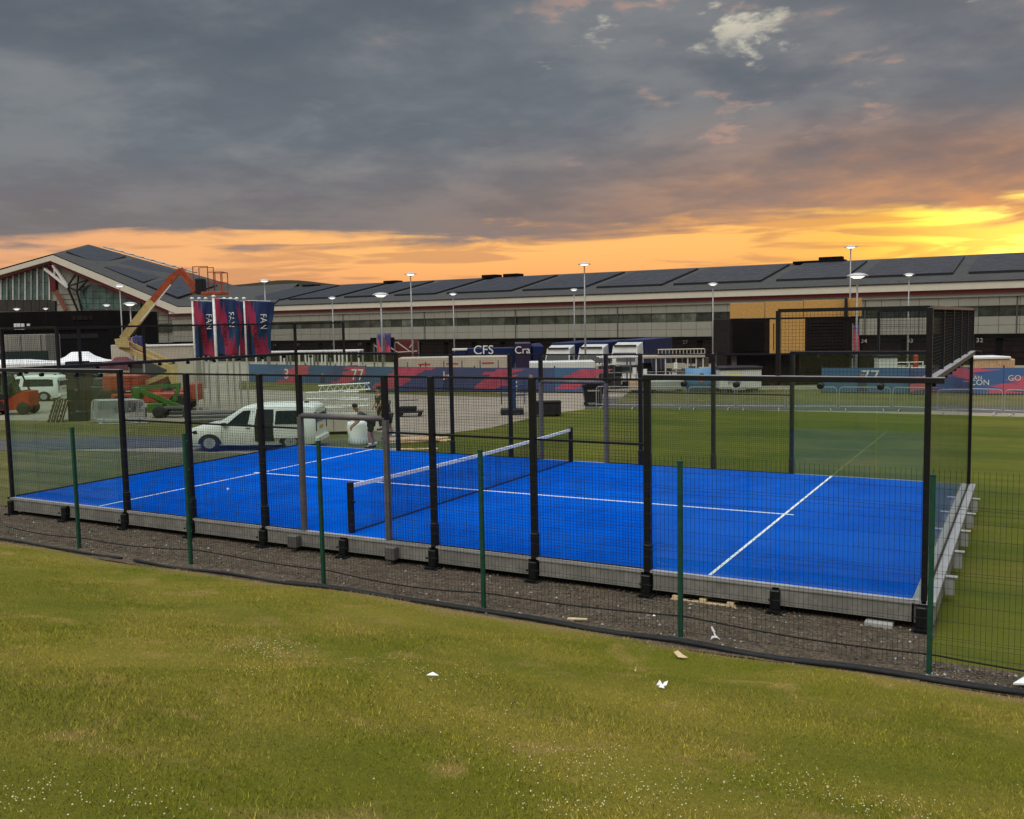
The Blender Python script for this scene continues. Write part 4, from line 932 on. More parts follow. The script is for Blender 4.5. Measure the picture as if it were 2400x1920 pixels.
for i in range(7):
    p = gpd(266+i*3.0, 45.2-.17*i); barrier('grey crowd barrier leaning in the tight stack by the green lift, '+('rearmost', 'second from back', 'third from back', 'middle', 'third from front', 'second from front', 'frontmost')[i], p, ROT+.04*random.uniform(-1, 1), 'crowd barriers stacked in a bundle', rad(-12+i))
barrier('crowd barrier lying tipped on the grass before the barrier stack', gpd(285, 43.4)+Vector((0, 0, .04)), ROT+.06, 'crowd barriers stacked in a bundle', rad(-80))
# ------------------------------------------------------------------ flags on poles
fs = 47/F
def flagpole(u, flag, label, d=47., vt=700, wpx=50, thick=.045):
    T = thing('flag_pole', label, 'flag', gpd(u, d), ROT+(.0 if flag != 'edge' else 1.0), 'flag poles')
    h = hz(u, vt, d)
    MB().tube([(0, 0, 0), (0, 0, h)], thick, 8).build('pole', 'steel_white', T, False, True)
    MB().lathe([(.04, -.05), (.10, 0), (.10, .05), (.06, .09), (.01, .1)], (0, 0, h), 10).build('finial', 'cabin_white', T, False, True)
    MB().chbox(-.35, .35, -.35, .35, .0, .06, .01).build('base_plate', 'steel_white', T)
    if flag:
        w = wpx*1.1*d/F; nx, nz = 16, 36; hz_ = 2.75; V = []; Fc = []; ph = random.uniform(0, 6); am = 1. if flag != 'edge' else 1.5
        def rip(a, b): return am*(a*.85+.15)*(.15*math.sin(ph+a*6.2+b*2.4)+.07*math.sin(a*12.5-b*5+ph)+.03*math.sin(a*21+b*9)+.05*math.sin(b*7+ph))
        for j in range(nz+1):
            for i in range(nx+1):
                a, b = i/nx, j/nz
                V.append((.06+a*w*(1-.10*b+.05*math.sin(b*5+ph)), rip(a, b), h-.05-b*hz_-.10*a*(1-b)-.05*math.sin(a*6+ph)*b))
        for j in range(nz):
            for i in range(nx): o_ = j*(nx+1)+i; Fc.append((o_, o_+nx+1, o_+nx+2, o_+1))
        fo = MB().add(V, Fc).build('banner', 'flag_print', T, False, True)
        sm = fo.modifiers.new('thick', 'SOLIDIFY'); sm.thickness = .01
        MB().tube([(0, 0, h-.06), (w, 0, h-.12)], .015, 6).build('arm', 'steel_white', T)
        if flag != 'edge':
            for body, sz, m_, cx, cz in (('FAN', .40, 'cabin_white', .66, 1.05), ('FOREST', .32, 'red_board', .34, 1.75)):
                t_ = text(body, sz, m_, T, (0, 0, 0), (0, 0, 0), .003)
                for vv in t_.data.vertices:              # printing follows the folds of the cloth
                    X_, Z_ = .06+w*cx+vv.co.y, cz+vv.co.x
                    vv.co = (X_, rip(min(max((X_-.06)/w, 0), 1), Z_/hz_)-.03+vv.co.z, h-.05-Z_)
    return T
for u, fl, lb, w, d in ((464, 1, 'navy and red printed flag on the leftmost white pole', 46, 46.6), (514, 1, 'navy and red printed flag on the thick pole second from left', 50, 46.2), (553, 'edge', 'navy and red flag seen nearly edge on between two others', 60, 47.6), (584, 1, 'navy and red printed flag, the rightmost of the flags', 56, 46.6),
                        (480, 0, 'bare white pole behind the leftmost printed flag', 0, 48.2), (495, 0, 'bare white pole between the leftmost flag and thick pole', 0, 48.6), (538, 0, 'bare white pole behind the thick pole flag, left one', 0, 48.4), (567, 0, 'bare white pole just left of the rightmost flag', 0, 48.0)):
    flagpole(u, fl, lb, d, 702 if u != 514 else 697, w, .045 if u != 514 else .075)
# decking stack below the flags
DK = root('decking_stack', 'low stack of grey decking boards at the foot of the flags', 'stack', 495, 44.5)
for i in range(5): MB().chbox(-1.1+.05*(i % 2), 1.1-.04*(i % 3), -.5, .5, .02+i*.09, .09+i*.09, .008).build('deck_board', 'concrete' if i % 2 else 'gate_grey', DK)
# ------------------------------------------------------------------ aluminium truss pile
def truss(label, loc, rz, L=2.6, s=.3, tilt=0.):
    T = thing('truss_section', label, 'truss', loc, rz, 'aluminium trusses in the pile'); T.rotation_euler = (0, tilt, rz)
    for y in (-s/2, s/2):
        for z in (.03, s): MB().tube([(-L/2, y, z), (L/2, y, z)], .026, 6).build('chord', 'white_paint', T)
    n = 7
    for i in range(n):
        a, b = -L/2+L*i/n, -L/2+L*(i+1)/n; mb = MB()
        for y in (-s/2, s/2): mb.tube([(a, y, .03), ((a+b)/2, y, s), (b, y, .03)], .012, 4)
        mb.tube([(a, -s/2, s), (b, s/2, s)], .012, 4); mb.build('lattice', 'white_paint', T)
    return T
P0 = gpd(805, 47)
for i, (z, x, rz_, tl, L) in enumerate(((.75, -.5, .0, 0, 2.6), (1.12, .1, .25, -.02, 2.5), (.0, -.2, .1, 0, 2.4), (.37, .2, -.08, 0, 2.2))):
    truss(('lower white truss of the stacked pair on top of the pile', 'topmost white truss tilted across the pile', 'bottom white truss on the paving', 'second white truss from the ground in the pile')[i], P0+r0*x+Vector((0, 0, z)), ROT+rz_, L, .34 if z else .33, tl)
TR = root('truss_trolley', 'dark trolley loaded with gear between the truss pile and barriers', 'trolley', 962, 45)
MB().chbox(-.6, .6, -.3, .3, .18, .26, .01).build('deck', 'dark_plastic', TR); MB().chbox(-.5, .3, -.25, .25, .27, .48, .03).build('bag', 'cloth_black', TR)
for x in (-.45, .45):
    for y in (-.24, .24): MB().lathe([(.04, -.03), (.09, -.03), (.09, .03), (.04, .03)], (x, y, .09), 10, 'y').build('castor', 'rubber', TR)
MB().tube([(-.6, 0, .25), (-.6, 0, .75), (.4, 0, .78)], .02, 6).build('handle', 'dark_plastic', TR)
# ------------------------------------------------------------------ people
def skinmesh(name, J, E_, m_, parent, sub=1):
    me = bpy.data.meshes.new(name); me.from_pydata([j[0] for j in J], E_, []); o = link(name, me, parent)
    me.materials.append(G(m_)); o.modifiers.new('skin', 'SKIN')
    for i, j in enumerate(J):
        sv_ = me.skin_vertices[0].data[i]; r = j[1]; sv_.radius = r if isinstance(r, tuple) else (r, r); sv_.use_root = i == 0
    o.modifiers.new('sub', 'SUBSURF').levels = sub; o.modifiers['sub'].render_levels = 2; return o
def person(label, loc, rz, bend, shirt, legs, shorts=True):
    """bend 0 upright .. 1 stooping forward (towards local -x)"""
    T = thing('person', label, 'person', loc, rz)
    hip = Vector((0, 0, .93)); a = bend*1.15
    dvec = Vector((-math.sin(a), 0, math.cos(a)))
    sh = hip+dvec*.50; nk = hip+dvec*.58; hd_ = nk+Vector((-math.sin(a*.7), 0, math.cos(a*.7)))*.17
    J = [(hip, .13), (hip+dvec*.25, (.13, .11)), (sh, (.15, .10)), (nk, .055), (hd_, .095), (hd_+(hd_-nk).normalized()*.06, .08)]
    E_ = [(0, 1), (1, 2), (2, 3), (3, 4), (4, 5)]
    for s in (-1, 1):
        hj = len(J); fx = .10*s
        J += [(hip+Vector((0, .10*s, -.04)), .095), (Vector((-.05+fx*.5, .12*s, .50)), .065), (Vector((.03+fx, .13*s, .10)), .042), (Vector((-.12+fx, .14*s, .04)), .038)]
        E_ += [(0, hj), (hj, hj+1), (hj+1, hj+2), (hj+2, hj+3)]
        aj = len(J); el = sh+Vector((-.06*bend-.02, .25*s, -.27)); wr = el+Vector((-.12-.16*bend, -.05*s, -.20))
        J += [(sh+Vector((0, .19*s, -.01)), .062), (el, .045), (wr, .033), (wr+Vector((-.03, 0, -.07)), (.04, .022)), (wr+Vector((-.045, 0, -.13)), .018)]
        E_ += [(2, aj), (aj, aj+1), (aj+1, aj+2), (aj+2, aj+3), (aj+3, aj+4)]
    skinmesh('body', J, E_, 'skin', T)
    S = [(hip+dvec*.02, (.16, .135)), (hip+dvec*.26, (.155, .13)), (sh, (.17, .12)), (nk-dvec*.02, .075)]; Es = [(0, 1), (1, 2), (2, 3)]
    for s in (-1, 1):
        k_ = len(S); el = sh+Vector((-.06*bend-.02, .25*s, -.27)); p = sh+Vector((0, .19*s, -.01)); S += [(p, .08), (p.lerp(el, .7), .068)]; Es += [(2, k_), (k_, k_+1)]
    skinmesh('shirt', S, Es, shirt, T)
    L = [(hip+dvec*.03, (.15, .14))]; El = []
    for s in (-1, 1):
        k_ = len(L); kn = Vector((-.05+.05*s, .12*s, .50)); hp = hip+Vector((0, .10*s, -.04)); an = Vector((.03+.10*s, .13*s, .10))
        L += [(hp, .118), (hp.lerp(kn, .85), .10)]; El += [(0, k_), (k_, k_+1)]
        if not shorts: L += [(an, .065)]; El += [(k_+1, k_+2)]
    skinmesh('shorts' if shorts else 'trousers', L, El, legs, T)
    n_ = (hd_-nk).normalized(); fwd_ = Vector((-1, 0, 0)) - n_*Vector((-1, 0, 0)).dot(n_)
    hc = hd_+n_*.045-fwd_*.02
    MB().lathe([(.088, -.03), (.106, .02), (.10, .07), (.06, .105), (.01, .115)], hc, 10).build('hair', 'hair', T, False, True)
    MB().add([hd_+fwd_*.095+n_*.035, hd_+fwd_*.125-n_*.005, hd_+fwd_*.095-n_*.02+Vector((0, .018, 0)), hd_+fwd_*.095-n_*.02-Vector((0, .018, 0))], ((0, 2, 1), (0, 1, 3), (1, 2, 3))).build('nose', 'skin', T)
    for s in (-1, 1):
        J2 = [(Vector((.05+.10*s, .13*s, .045)), .052), (Vector((-.06+.10*s, .135*s, .04)), .05), (Vector((-.17+.10*s, .14*s, .035)), .035)]
        skinmesh('shoe', J2, [(0, 1), (1, 2)], 'cloth_black', T)
        MB().lathe([(.058, 0), (.06, .08), (.055, .1)], (.03+.10*s, .13*s, .09), 10).build('sock', 'white_cloth', T, False, True)
    return T
person('person in grey shirt and black shorts stooping over a white sack', gp(872, 1050), ROT+.2, .75, 'cloth_grey', 'cloth_black')
person('person in dark shirt and dark shorts standing behind the stooping worker', gpd(912, 36.2), ROT-.3, .12, 'cloth_navy', 'cloth_black')
person('person in dark clothes and trousers farther back by the machinery', gpd(893, 39.5), ROT+.6, .1, 'dark_green', 'cloth_black', False)
# bulk bag, crate, timber, spare shrubby net heap
BB = root('bulk_bag', 'crumpled white bulk bag beside the stooping worker', 'sack', 842, 34.6)
V = []; Fc = []; nr, ns = 9, 16
for j in range(nr):
    t = j/(nr-1); r = .40*(1-.15*t)*(1 if t > .12 else .8)
    for i in range(ns):
        a = 2*math.pi*i/ns; k_ = r*(1+.10*math.sin(3*a+4*t)+.07*math.sin(7*a-6*t)); V.append((k_*math.cos(a)-.04*t, .8*k_*math.sin(a), .85*t+.03*math.sin(5*a)*t))
for j in range(nr-1):
    for i in range(ns): Fc.append((j*ns+i, j*ns+(i+1) % ns, (j+1)*ns+(i+1) % ns, (j+1)*ns+i))
Fc += [tuple(range(ns-1, -1, -1)), tuple(range((nr-1)*ns, nr*ns))]
MB().add(V, Fc).build('sack', 'white_cloth', BB, False, True)
for a in (.6, 2.5, 3.9, 5.6): MB().tube([(.32*math.cos(a), .25*math.sin(a), .82), (.36*math.cos(a), .3*math.sin(a), 1.0), (.25*math.cos(a+.4), .2*math.sin(a+.4), .84)], .018, 5).build('lifting_loop', 'white_cloth', BB)
CR = root('site_crate', 'low beige sheeted crate behind the white van and sack', 'crate', 800, 38.5)
MB().chbox(-.75, .95, -.5, .5, .12, .78, .02).build('crate_body', 'cabin_cream', CR)
for x in (-.2, .4): MB().box(x-.01, x+.01, -.508, -.501, .13, .77).build('sheet_joint', 'joint', CR)
for x in (-.6, .8): MB().box(x-.06, x+.06, -.45, .45, 0, .119).build('runner', 'old_wood', CR)
for i in range(8):
    p = gpd(975+random.uniform(-12, 14), 34.8+.25*(i % 4)); z = .03+.07*(i//4)
    T = MB().chbox(-1.0-.3*random.random(), .9+.4*random.random(), -.06, .06, 0, .05, .006).build('timber_plank', 'timber' if i % 3 else 'pale_wood', None, False, False, p+Vector((0, 0, z))); T.rotation_euler[2] = ROT+random.uniform(-.12, .2)
    tag(T, 'sawn timber plank in the loose pile behind the court, '+('lower layer', 'top layer')[i//4]+(' at the front', ' second from the front', ' second from the back', ' at the back')[i % 4], 'plank', 'timber planks in the pile')
p = gpd(960, 33.0); T = MB().chbox(-.9, 1.0, -.07, .07, 0, .05, .006).build('timber_plank', 'pale_wood', None, False, False, p); T.rotation_euler[2] = ROT-.02; tag(T, 'single pale plank on the grass in front of the timber pile', 'plank')
# mast lift, black box, wheelie bin
ML = root('mast_lift', 'blue vertical mast lift with folded platform behind the net', 'lift', 1203, 45)
MB().chbox(-.14, .14, -.12, .12, .2, 1.75, .015).build('mast', 'blue_paint', ML)
MB().chbox(-.6, .5, -.4, .4, .08, .28, .03).build('base', 'dark_plastic', ML)
for k in range(7): MB().box(.15, .22, -.1, .1, .4+.18*k, .48+.18*k).build('chain_cover', 'steel_white', ML)
mb = MB()
for x in (-.55, .55):
    for y in (-.35, .35): mb.beam((x, y, .5), (x, y, 1.7), .035)
for z in (.9, 1.3, 1.7): mb.beam((-.55, -.35, z), (.55, -.35, z), .03).beam((-.55, .35, z), (.55, .35, z), .03)
mb.build('cage', 'blue_paint', ML)
for x in (-.5, .4):
    for y in (-.35, .35): MB().lathe([(.04, -.04), (.1, -.04), (.1, .04), (.04, .04)], (x, y, .1), 10, 'y').build('castor', 'rubber', ML)
BX = root('equipment_trunk', 'long low black equipment trunk on the paving', 'trunk', 1281, 43.8)
MB().chbox(-.72, .66, -.4, .4, .1, .62, .02).build('trunk_body', 'dark_plastic', BX); MB().chbox(-.74, .68, -.42, .42, .622, .70, .02).build('lid', 'container', BX)
for x in (-.55, .5): MB().box(x-.08, x+.08, -.3, .3, 0, .099).build('skid', 'rubber', BX)
WB_ = root('wheelie_bin', 'black four wheeled bin with pale label on the paving', 'bin', 1390, 48.6)
MB().add([(-.42, -.36, .2), (.42, -.36, .2), (.42, .36, .2), (-.42, .36, .2), (-.52, -.44, 1.0), (.52, -.44, 1.0), (.52, .44, 1.0), (-.52, .44, 1.0)], MB.BF).build('body', 'dark_plastic', WB_)
MB().prism([(-.56, 1.0), (.56, 1.0), (.56, 1.06), (.3, 1.16), (-.3, 1.16), (-.56, 1.06)], -.48, .48).build('lid', 'container', WB_)
MB().add([(-.3, -.435, .78), (.3, -.435, .78), (.3, -.44, .86), (-.3, -.44, .86)], ((0, 1, 2, 3),)).build('label_strip', 'concrete', WB_)
for x in (-.36, .36):
    for y in (-.3, .3): MB().lathe([(.03, -.03), (.1, -.03), (.1, .03), (.03, .03)], (x, y, .1), 10, 'y').build('castor', 'rubber', WB_)
# ------------------------------------------------------------------ printed hoardings
def hoarding(label, ua, ub, da, db, va, vb, m_, letters=(), n=None, leg=True):
    """banner run from column ua at distance da to ub at db, top rows va and vb"""
    A, B = gpd(ua, da), gpd(ub, db); dv_ = Vector((B.x-A.x, B.y-A.y, 0)); L = dv_.length
    T = thing('banner_hoarding', label, 'hoarding', (A.x, A.y, min(A.z, B.z)), math.atan2(dv_.y, dv_.x), 'printed hoardings round the paddock')
    ha, hb = at(ua, va, da).z-T.location.z, at(ub, vb, db).z-T.location.z
    n = n or max(1, round(L/3.2))
    for i in range(n):
        x0, x1 = L*i/n+.01, L*(i+1)/n-.01; t0, t1 = i/n, (i+1)/n; h0, h1 = ha+(hb-ha)*t0, ha+(hb-ha)*t1; z0 = .08+(A.z-T.location.z)*(1-t0)+(B.z-T.location.z)*t0
        MB().add([(x0, -.02, z0), (x1, -.02, z0), (x1, -.02, h1), (x0, -.02, h0), (x0, .02, z0), (x1, .02, z0), (x1, .02, h1), (x0, .02, h0)], MB.BF[:0]+((0, 1, 2, 3), (7, 6, 5, 4), (3, 2, 6, 7), (1, 0, 4, 5), (0, 3, 7, 4), (2, 1, 5, 6))).build('banner_panel', (m_ if m_ == 'hoard_c' else ('hoard_n', 'hoard_t')[(i//2+int(ua)) % 2]), T)
        if m_ != 'hoard_c' and i % 2 == int(ua) % 2:
            cx_ = (x0+x1)/2+random.uniform(-.4, .4); n_s = 7
            for k_ in range(n_s):
                zz_ = z0+.12+(h0-z0-.2)*k_/n_s; hh_ = (h0-z0-.2)/n_s*1.02; a_ = cx_-1.5+.25*k_+random.uniform(-.5, .3); b_ = cx_+.2+.28*k_+random.uniform(-.4, .7)
                MB().add([(a_, -.0235-.0004*k_, zz_), (b_, -.0235-.0004*k_, zz_+.02), (b_+.35, -.0235-.0004*k_, zz_+hh_), (a_+.2, -.0235-.0004*k_, zz_+hh_)], ((0, 1, 2, 3),)).build('printed_stroke', 'print_red', T)
        elif m_ != 'hoard_c':
            cx_ = (x0+x1)/2+random.uniform(-.5, .5)
            MB().add([(cx_-.28, -.024, z0+.05), (cx_+.28, -.024, z0+.05), (cx_+.2, -.024, z0+.75), (cx_-.2, -.024, z0+.75)], ((0, 1, 2, 3),)).build('printed_figure', 'print_navy', T)
            MB().add([(cx_+.12*math.cos(t), -.024, z0+.9+.15*math.sin(t)) for t in np.linspace(0, 6.283, 11)[:-1]], (tuple(range(10)),)).build('printed_head', 'skin', T)
        MB().box(x0-.03, x0+.03, .03, .09, 0, h0+.12).build('post', 'dark_plastic', T)
        MB().box(x0+.1, x0+.5, .05, .6, 0, .06).build('ballast', 'concrete', T)
    MB().box(0, L, -.06, .025, .0, .075).build('kick_rail', 'dark_plastic', T)
    for tx, px, size, mm, *zf in letters:
        text(tx, size, mm, T, (L*px, -.035, (ha+hb)/2*(zf[0] if zf else .6)+.05), ext=.004)
    return T
hoarding('navy red and teal hoarding run at left with numbers 3 and 77', 585, 860, 76, 70, 853, 858, 'hoard_a', (('3', .34, 1.1, 'cabin_white'), ('77', .93, 1.2, 'cabin_white')))
hoarding('teal and red hoarding run in front of the cream trailers', 858, 1118, 62, 60, 859, 861, 'hoard_b', (('14', .74, .8, 'cabin_white'),))
hoarding('violet and pink hoarding run right of the blue mast lift', 1112, 1398, 60, 57, 862, 862, 'hoard_a', (('LEO', .05, .0001, 'cabin_white'),)[:0])
hoarding('teal hoarding run beneath the black container seen through the court mesh', 1925, 2135, 54, 52, 862, 862, 'hoard_b', (('77', .55, 1.0, 'cabin_white'),))
hoarding('navy hoarding with pink and blue streaks at the right edge', 2132, 2700, 51.5, 48.5, 863, 860, 'hoard_c', (('FAN', .285, .30, 'cabin_white', .60), ('ICON', .295, .42, 'cabin_white', .42), ('GO', .445, .42, 'cabin_white', .58)), 5)
# blue curved hoarding with a printed head
BC = root('curved_hoarding', 'sky blue curved hoarding with a printed portrait behind the court', 'hoarding', 1650, 56)
mat('sky_blue', (.10, .24, .42), .6, 0, .08, .6); mat('mid_blue', (.05, .13, .27), .6, 0, .08, .6)
h = hz(1650, 863, 56)
V = []; Fc = []; n = 14
for i in range(n+1):
    a = -1.25+2.5*i/n; V += [(1.05*math.sin(a), 1.0-1.1*math.cos(a), .05), (1.05*math.sin(a), 1.0-1.1*math.cos(a), h)]
for i in range(n): Fc.append((2*i, 2*i+2, 2*i+3, 2*i+1))
o = MB().add(V, Fc).build('banner', 'sky_blue', BC, False, True); o.modifiers.new('thick', 'SOLIDIFY').thickness = .04
MB().prism([(-.16+.15*math.cos(t), .82+.24*math.sin(t)) for t in np.linspace(0, 6.283, 16)[:-1]], -.13, -.11).build('printed_face', 'skin', BC)
MB().prism([(-.16+.18*math.cos(t), .98+.16*math.sin(t)) for t in np.linspace(-.3, 3.44, 12)], -.12, -.105).build('printed_hair', 'hair', BC)
MB().box(.98, 1.7, .5, .56, .05, h-.1).build('side_banner', 'mid_blue', BC)
# ------------------------------------------------------------------ containers, cabins, trailers
def cabin(name, label, cat, ua, ub, d, vt, m_, dy=2.4, vb=None, ribs=0, trim=None, group=None, rz=0.):
    T = thing(name, label, cat, gpd((ua+ub)/2, d), ROT+rz, group); w = (ub-ua)*d/F; h = hz((ua+ub)/2, vt, d); z0 = .12 if vb is None else hz((ua+ub)/2, vb, d)
    MB().chbox(-w/2, w/2, 0, dy, z0, h, .04).build('shell', m_, T)
    if z0 > .05:
        for x in (-w/2+.3, w/2-.3):
            for y in (.3, dy-.3): MB().box(x-.15, x+.15, y-.15, y+.15, 0, z0-.002).build('foot', 'gate_grey', T)
    if ribs:
        nr = max(3, int(w/ribs))
        for i in range(nr): x = -w/2+.06+(w-.12)*(i+.5)/nr; MB().box(x-ribs*.22, x+ribs*.22, -.035, -.002, z0+.12, h-.12).build('rib', m_, T)
    if trim: MB().chbox(-w/2-.06, w/2+.06, -.08, dy+.06, h+.002, h+.14, .02).build('roof_trim', trim, T)
    return T, w, h
cabin('site_cabin', 'beige site cabin with white roof edge behind the boom lift', 'cabin', 318, 458, 82, 812, 'cabin_cream', 3, None, 0, 'cabin_white')
T, w, h = cabin('site_cabin', 'narrow beige cabin left of the boom lift knuckle', 'cabin', 266, 322, 84, 808, 'cabin_cream', 3)
MB().box(.2, .9, -.03, -.002, .2, 2.1).build('door', 'cabin_dark', T)
cabin('storage_box', 'small cream storage box under the maroon gazebo', 'box', 237, 263, 58, 860, 'cabin_cream', 1.5)
T, w, h = cabin('cream_trailer', 'long cream box trailer behind the teal hoarding', 'trailer', 935, 1190, 72, 837, 'cabin_cream', 2.5, None, 0)
for i in range(6): x = -w/2+w*(i+.5)/6; MB().box(x-.03, x+.03, -.02, -.002, .4, h-.3).build('panel_seam', 'joint', T)
for x in (-2.6, -.5, 2.2): MB().box(x, x+.9, -.02, -.003, h-.55, h-.45).build('red_marking', 'red_paint', T)
T, w, h = cabin('cream_trailer', 'white box trailer below the lorry cabs, right of the purple box', 'trailer', 1243, 1395, 66, 848, 'cabin_white', 2.5)
MB().box(w/2+.2, w/2+.8, .3, 1.2, .1, h-.2).build('end_tank', 'cabin_white', T)
T, w, h = cabin('white_generator', 'white louvred generator trailer right of the blue portrait hoarding', 'generator', 1688, 1785, 55, 866, 'cabin_white', 2, 912, .22, 'dark_plastic')
MB().box(-w*.32, -.02, -.05, -.036, h*.45, h-.22).build('louvre', 'concrete', T); MB().box(-w*.32, -.02, -.055, -.051, h-.32, h-.24).build('warning_strip', 'sticker', T)
for x in (-.7, .7): MB().lathe([(.1, -.08), (.22, -.08), (.22, .08), (.1, .08)], (x, .3, .22), 12, 'y').build('wheel', 'rubber', T)
# two storey black bar structure with plywood
d = 60
TS, w, h = cabin('bar_structure', 'black two storey container bar with plywood parapet and yellow doors', 'structure', 1711, 2012, d, 745, 'container', 5, 828)
k = d/F; X = lambda u: (u-1861.5)*k; H = lambda v: hz(1861, v, d)
for ua, ub, vt in ((1711, 1790, 708), (1792, 1880, 707), (1882, 1976, 705), (1984, 2016, 702)):
    MB().chbox(X(ua), X(ub), -.08, .06, H(744), H(vt), .01).build('parapet_board', 'osb', TS)
for ua, ub in ((1803, 1822), (1826, 1885)): MB().box(X(ua), X(ub), -.05, -.003, H(827), H(748)).build('plywood_door', 'osb', TS)
MB().box(X(1811), X(1813), -.07, -.052, H(820), H(757)).build('door_pull', 'cloth_black', TS)
MB().box(X(1718), X(1790), -.04, -.003, H(822), H(752)).build('shutter', 'garage_black', TS)
for i in range(9): MB().box(X(1895), X(1978), -.05, -.003, H(820-7.6*i)+.02, H(813.5-7.6*i)).build('slat', 'container', TS)
MB().box(X(1700), X(2020), -.25, .3, H(831), H(827)).build('deck_edge', 'garage_black', TS)
MB().beam((X(1978), -.2, H(745)), (X(1978), -.2, H(702)), .25, .1, (1, 0, 0)).build('flag_sleeve', 'cloth_black', TS)
for i, (ua, ub) in enumerate(((1703, 1822), (1824, 1940), (1942, 2062))):
    T, w, h = cabin('shipping_container', ('black shipping container at left under the bar structure', 'black ribbed shipping container in the middle under the bar structure', 'black ribbed shipping container at right under the bar structure')[i], 'container', ua, ub, 60.5, 831, 'container', 3, None, .28, None, 'containers under the bar')
FB = None
# feather banners on poles
def feather(u, d, vt, vb, label):
    T = root('feather_banner', label, 'banner', u, d, 'feather banners'); h, z0 = hz(u, vt, d), hz(u, vb, d); w = 14*d/F
    MB().tube([(-w/2, 0, 0), (-w/2, 0, h+.1)], .03, 6).build('pole', 'pole', T)
    nz = 12; V = []; Fc = []
    for j in range(nz+1):
        b = j/nz
        for i in range(5): a = i/4; V.append((-w/2+.04+a*w, .08*math.sin(a*5+b*3+u), z0+(h-z0)*b))
    for j in range(nz):
        for i in range(4): o_ = j*5+i; Fc.append((o_, o_+1, o_+6, o_+5))
    o = MB().add(V, Fc).build('banner', 'feather_print', T, False, True); o.modifiers.new('thick', 'SOLIDIFY').thickness = .02
feather(894, 75, 783, 833, 'left feather banner of the pair below the wide lamp'); feather(911, 75.5, 782, 831, 'right feather banner of the pair below the wide lamp')
feather(318, 75, 788, 832, 'left purple feather banner behind the boom lift'); feather(333, 75.5, 787, 830, 'pink and purple feather banner right behind the boom lift')
feather(2004, 59, 762, 828, 'feather banner hanging beside the plywood parapet')
# ------------------------------------------------------------------ lorries
def cab(T, x, y, z, m_, w=2.5, ang=0.):
    c = MB(); L = 2.1
    c.add([(x, y, z+.9), (x+w, y, z+.9), (x+w, y+L, z+.9), (x, y+L, z+.9), (x, y+.05, z+2.2), (x+w, y+.05, z+2.2), (x+w, y+L, z+2.2), (x, y+L, z+2.2), (x+.12, y+.55, z+3.5), (x+w-.12, y+.55, z+3.5), (x+w-.08, y+L, z+3.8), (x+.08, y+L, z+3.8)], ((0, 1, 5, 4), (1, 2, 6, 5), (2, 3, 7, 6), (3, 0, 4, 7), (4, 5, 9, 8), (5, 6, 10, 9), (6, 7, 11, 10), (7, 4, 8, 11), (8, 9, 10, 11), (3, 2, 1, 0)))
    b = c.build('cab', m_, T)
    MB().add([(x+.12, y+.02, z+2.25), (x+w-.12, y+.02, z+2.25), (x+w-.2, y+.32, z+2.95), (x+.2, y+.32, z+2.95), (x+.12, y-.01, z+2.25), (x+w-.12, y-.01, z+2.25), (x+w-.2, y+.29, z+2.95), (x+.2, y+.29, z+2.95)], ((4, 5, 6, 7), (0, 3, 2, 1), (3, 7, 6, 2), (0, 1, 5, 4))).build('windscreen', 'dark_glass', T)
    MB().chbox(x-.05, x+w+.05, y-.12, y+.5, z+.45, z+.898, .05).build('bumper', m_, T)
    MB().box(x+.3, x+w-.3, y-.02, y+.03, z+1.3, z+1.9).build('grille', 'cloth_black', T)
    for s in (-.25, w+.02): MB().chbox(x+s, x+s+.23, y+.15, y+.35, z+2.2, z+2.9, .04).build('mirror', 'dark_plastic', T)
    MB().chbox(x+.2, x+w-.2, y+.35, y+.55, z+3.5, z+3.62, .03).build('sun_visor', 'dark_plastic', T)
    for s in (.15, w-.15): MB().lathe([(.25, -.14), (.5, -.14), (.5, .14), (.25, .14)], (x+s, y+1.0, z+.5), 14, 'x').build('wheel', 'rubber', T)
def lorry(label, u, d, rz, cabm, boxm, L=10., lift=0.):
    T = root('lorry', label, 'lorry', u, d, 'lorries parked before the pit building', rz); T.scale = (1.05, 1.05, 1.1)
    cab(T, -1.25, 0, 0, cabm)
    MB().chbox(-1.27, 1.27, 2.3, 2.3+L, 1.1, 4.0, .05).build('box_body', boxm, T)
    MB().chbox(-1.2, 1.2, 2.2, 2.2+L, .75, 1.05, .03).build('chassis', 'dark_plastic', T)
    for y in (L-.8, L+.6):
        for x in (-1.1, 1.1): MB().lathe([(.25, -.14), (.5, -.14), (.5, .14), (.25, .14)], (x, y, .5), 14, 'x').build('wheel', 'rubber', T)
    return T
for u, d, rz, lb in ((1306, 95, -.35, 'white cabbed lorry with blue trailer, left of the three'), (1383, 92, -.38, 'white cabbed lorry with blue trailer, middle of the three'), (1462, 89, -.42, 'white cabbed lorry with blue trailer, right of the three')):
    lorry(lb, u, d, rz, 'lorry_white', 'truck_blue')
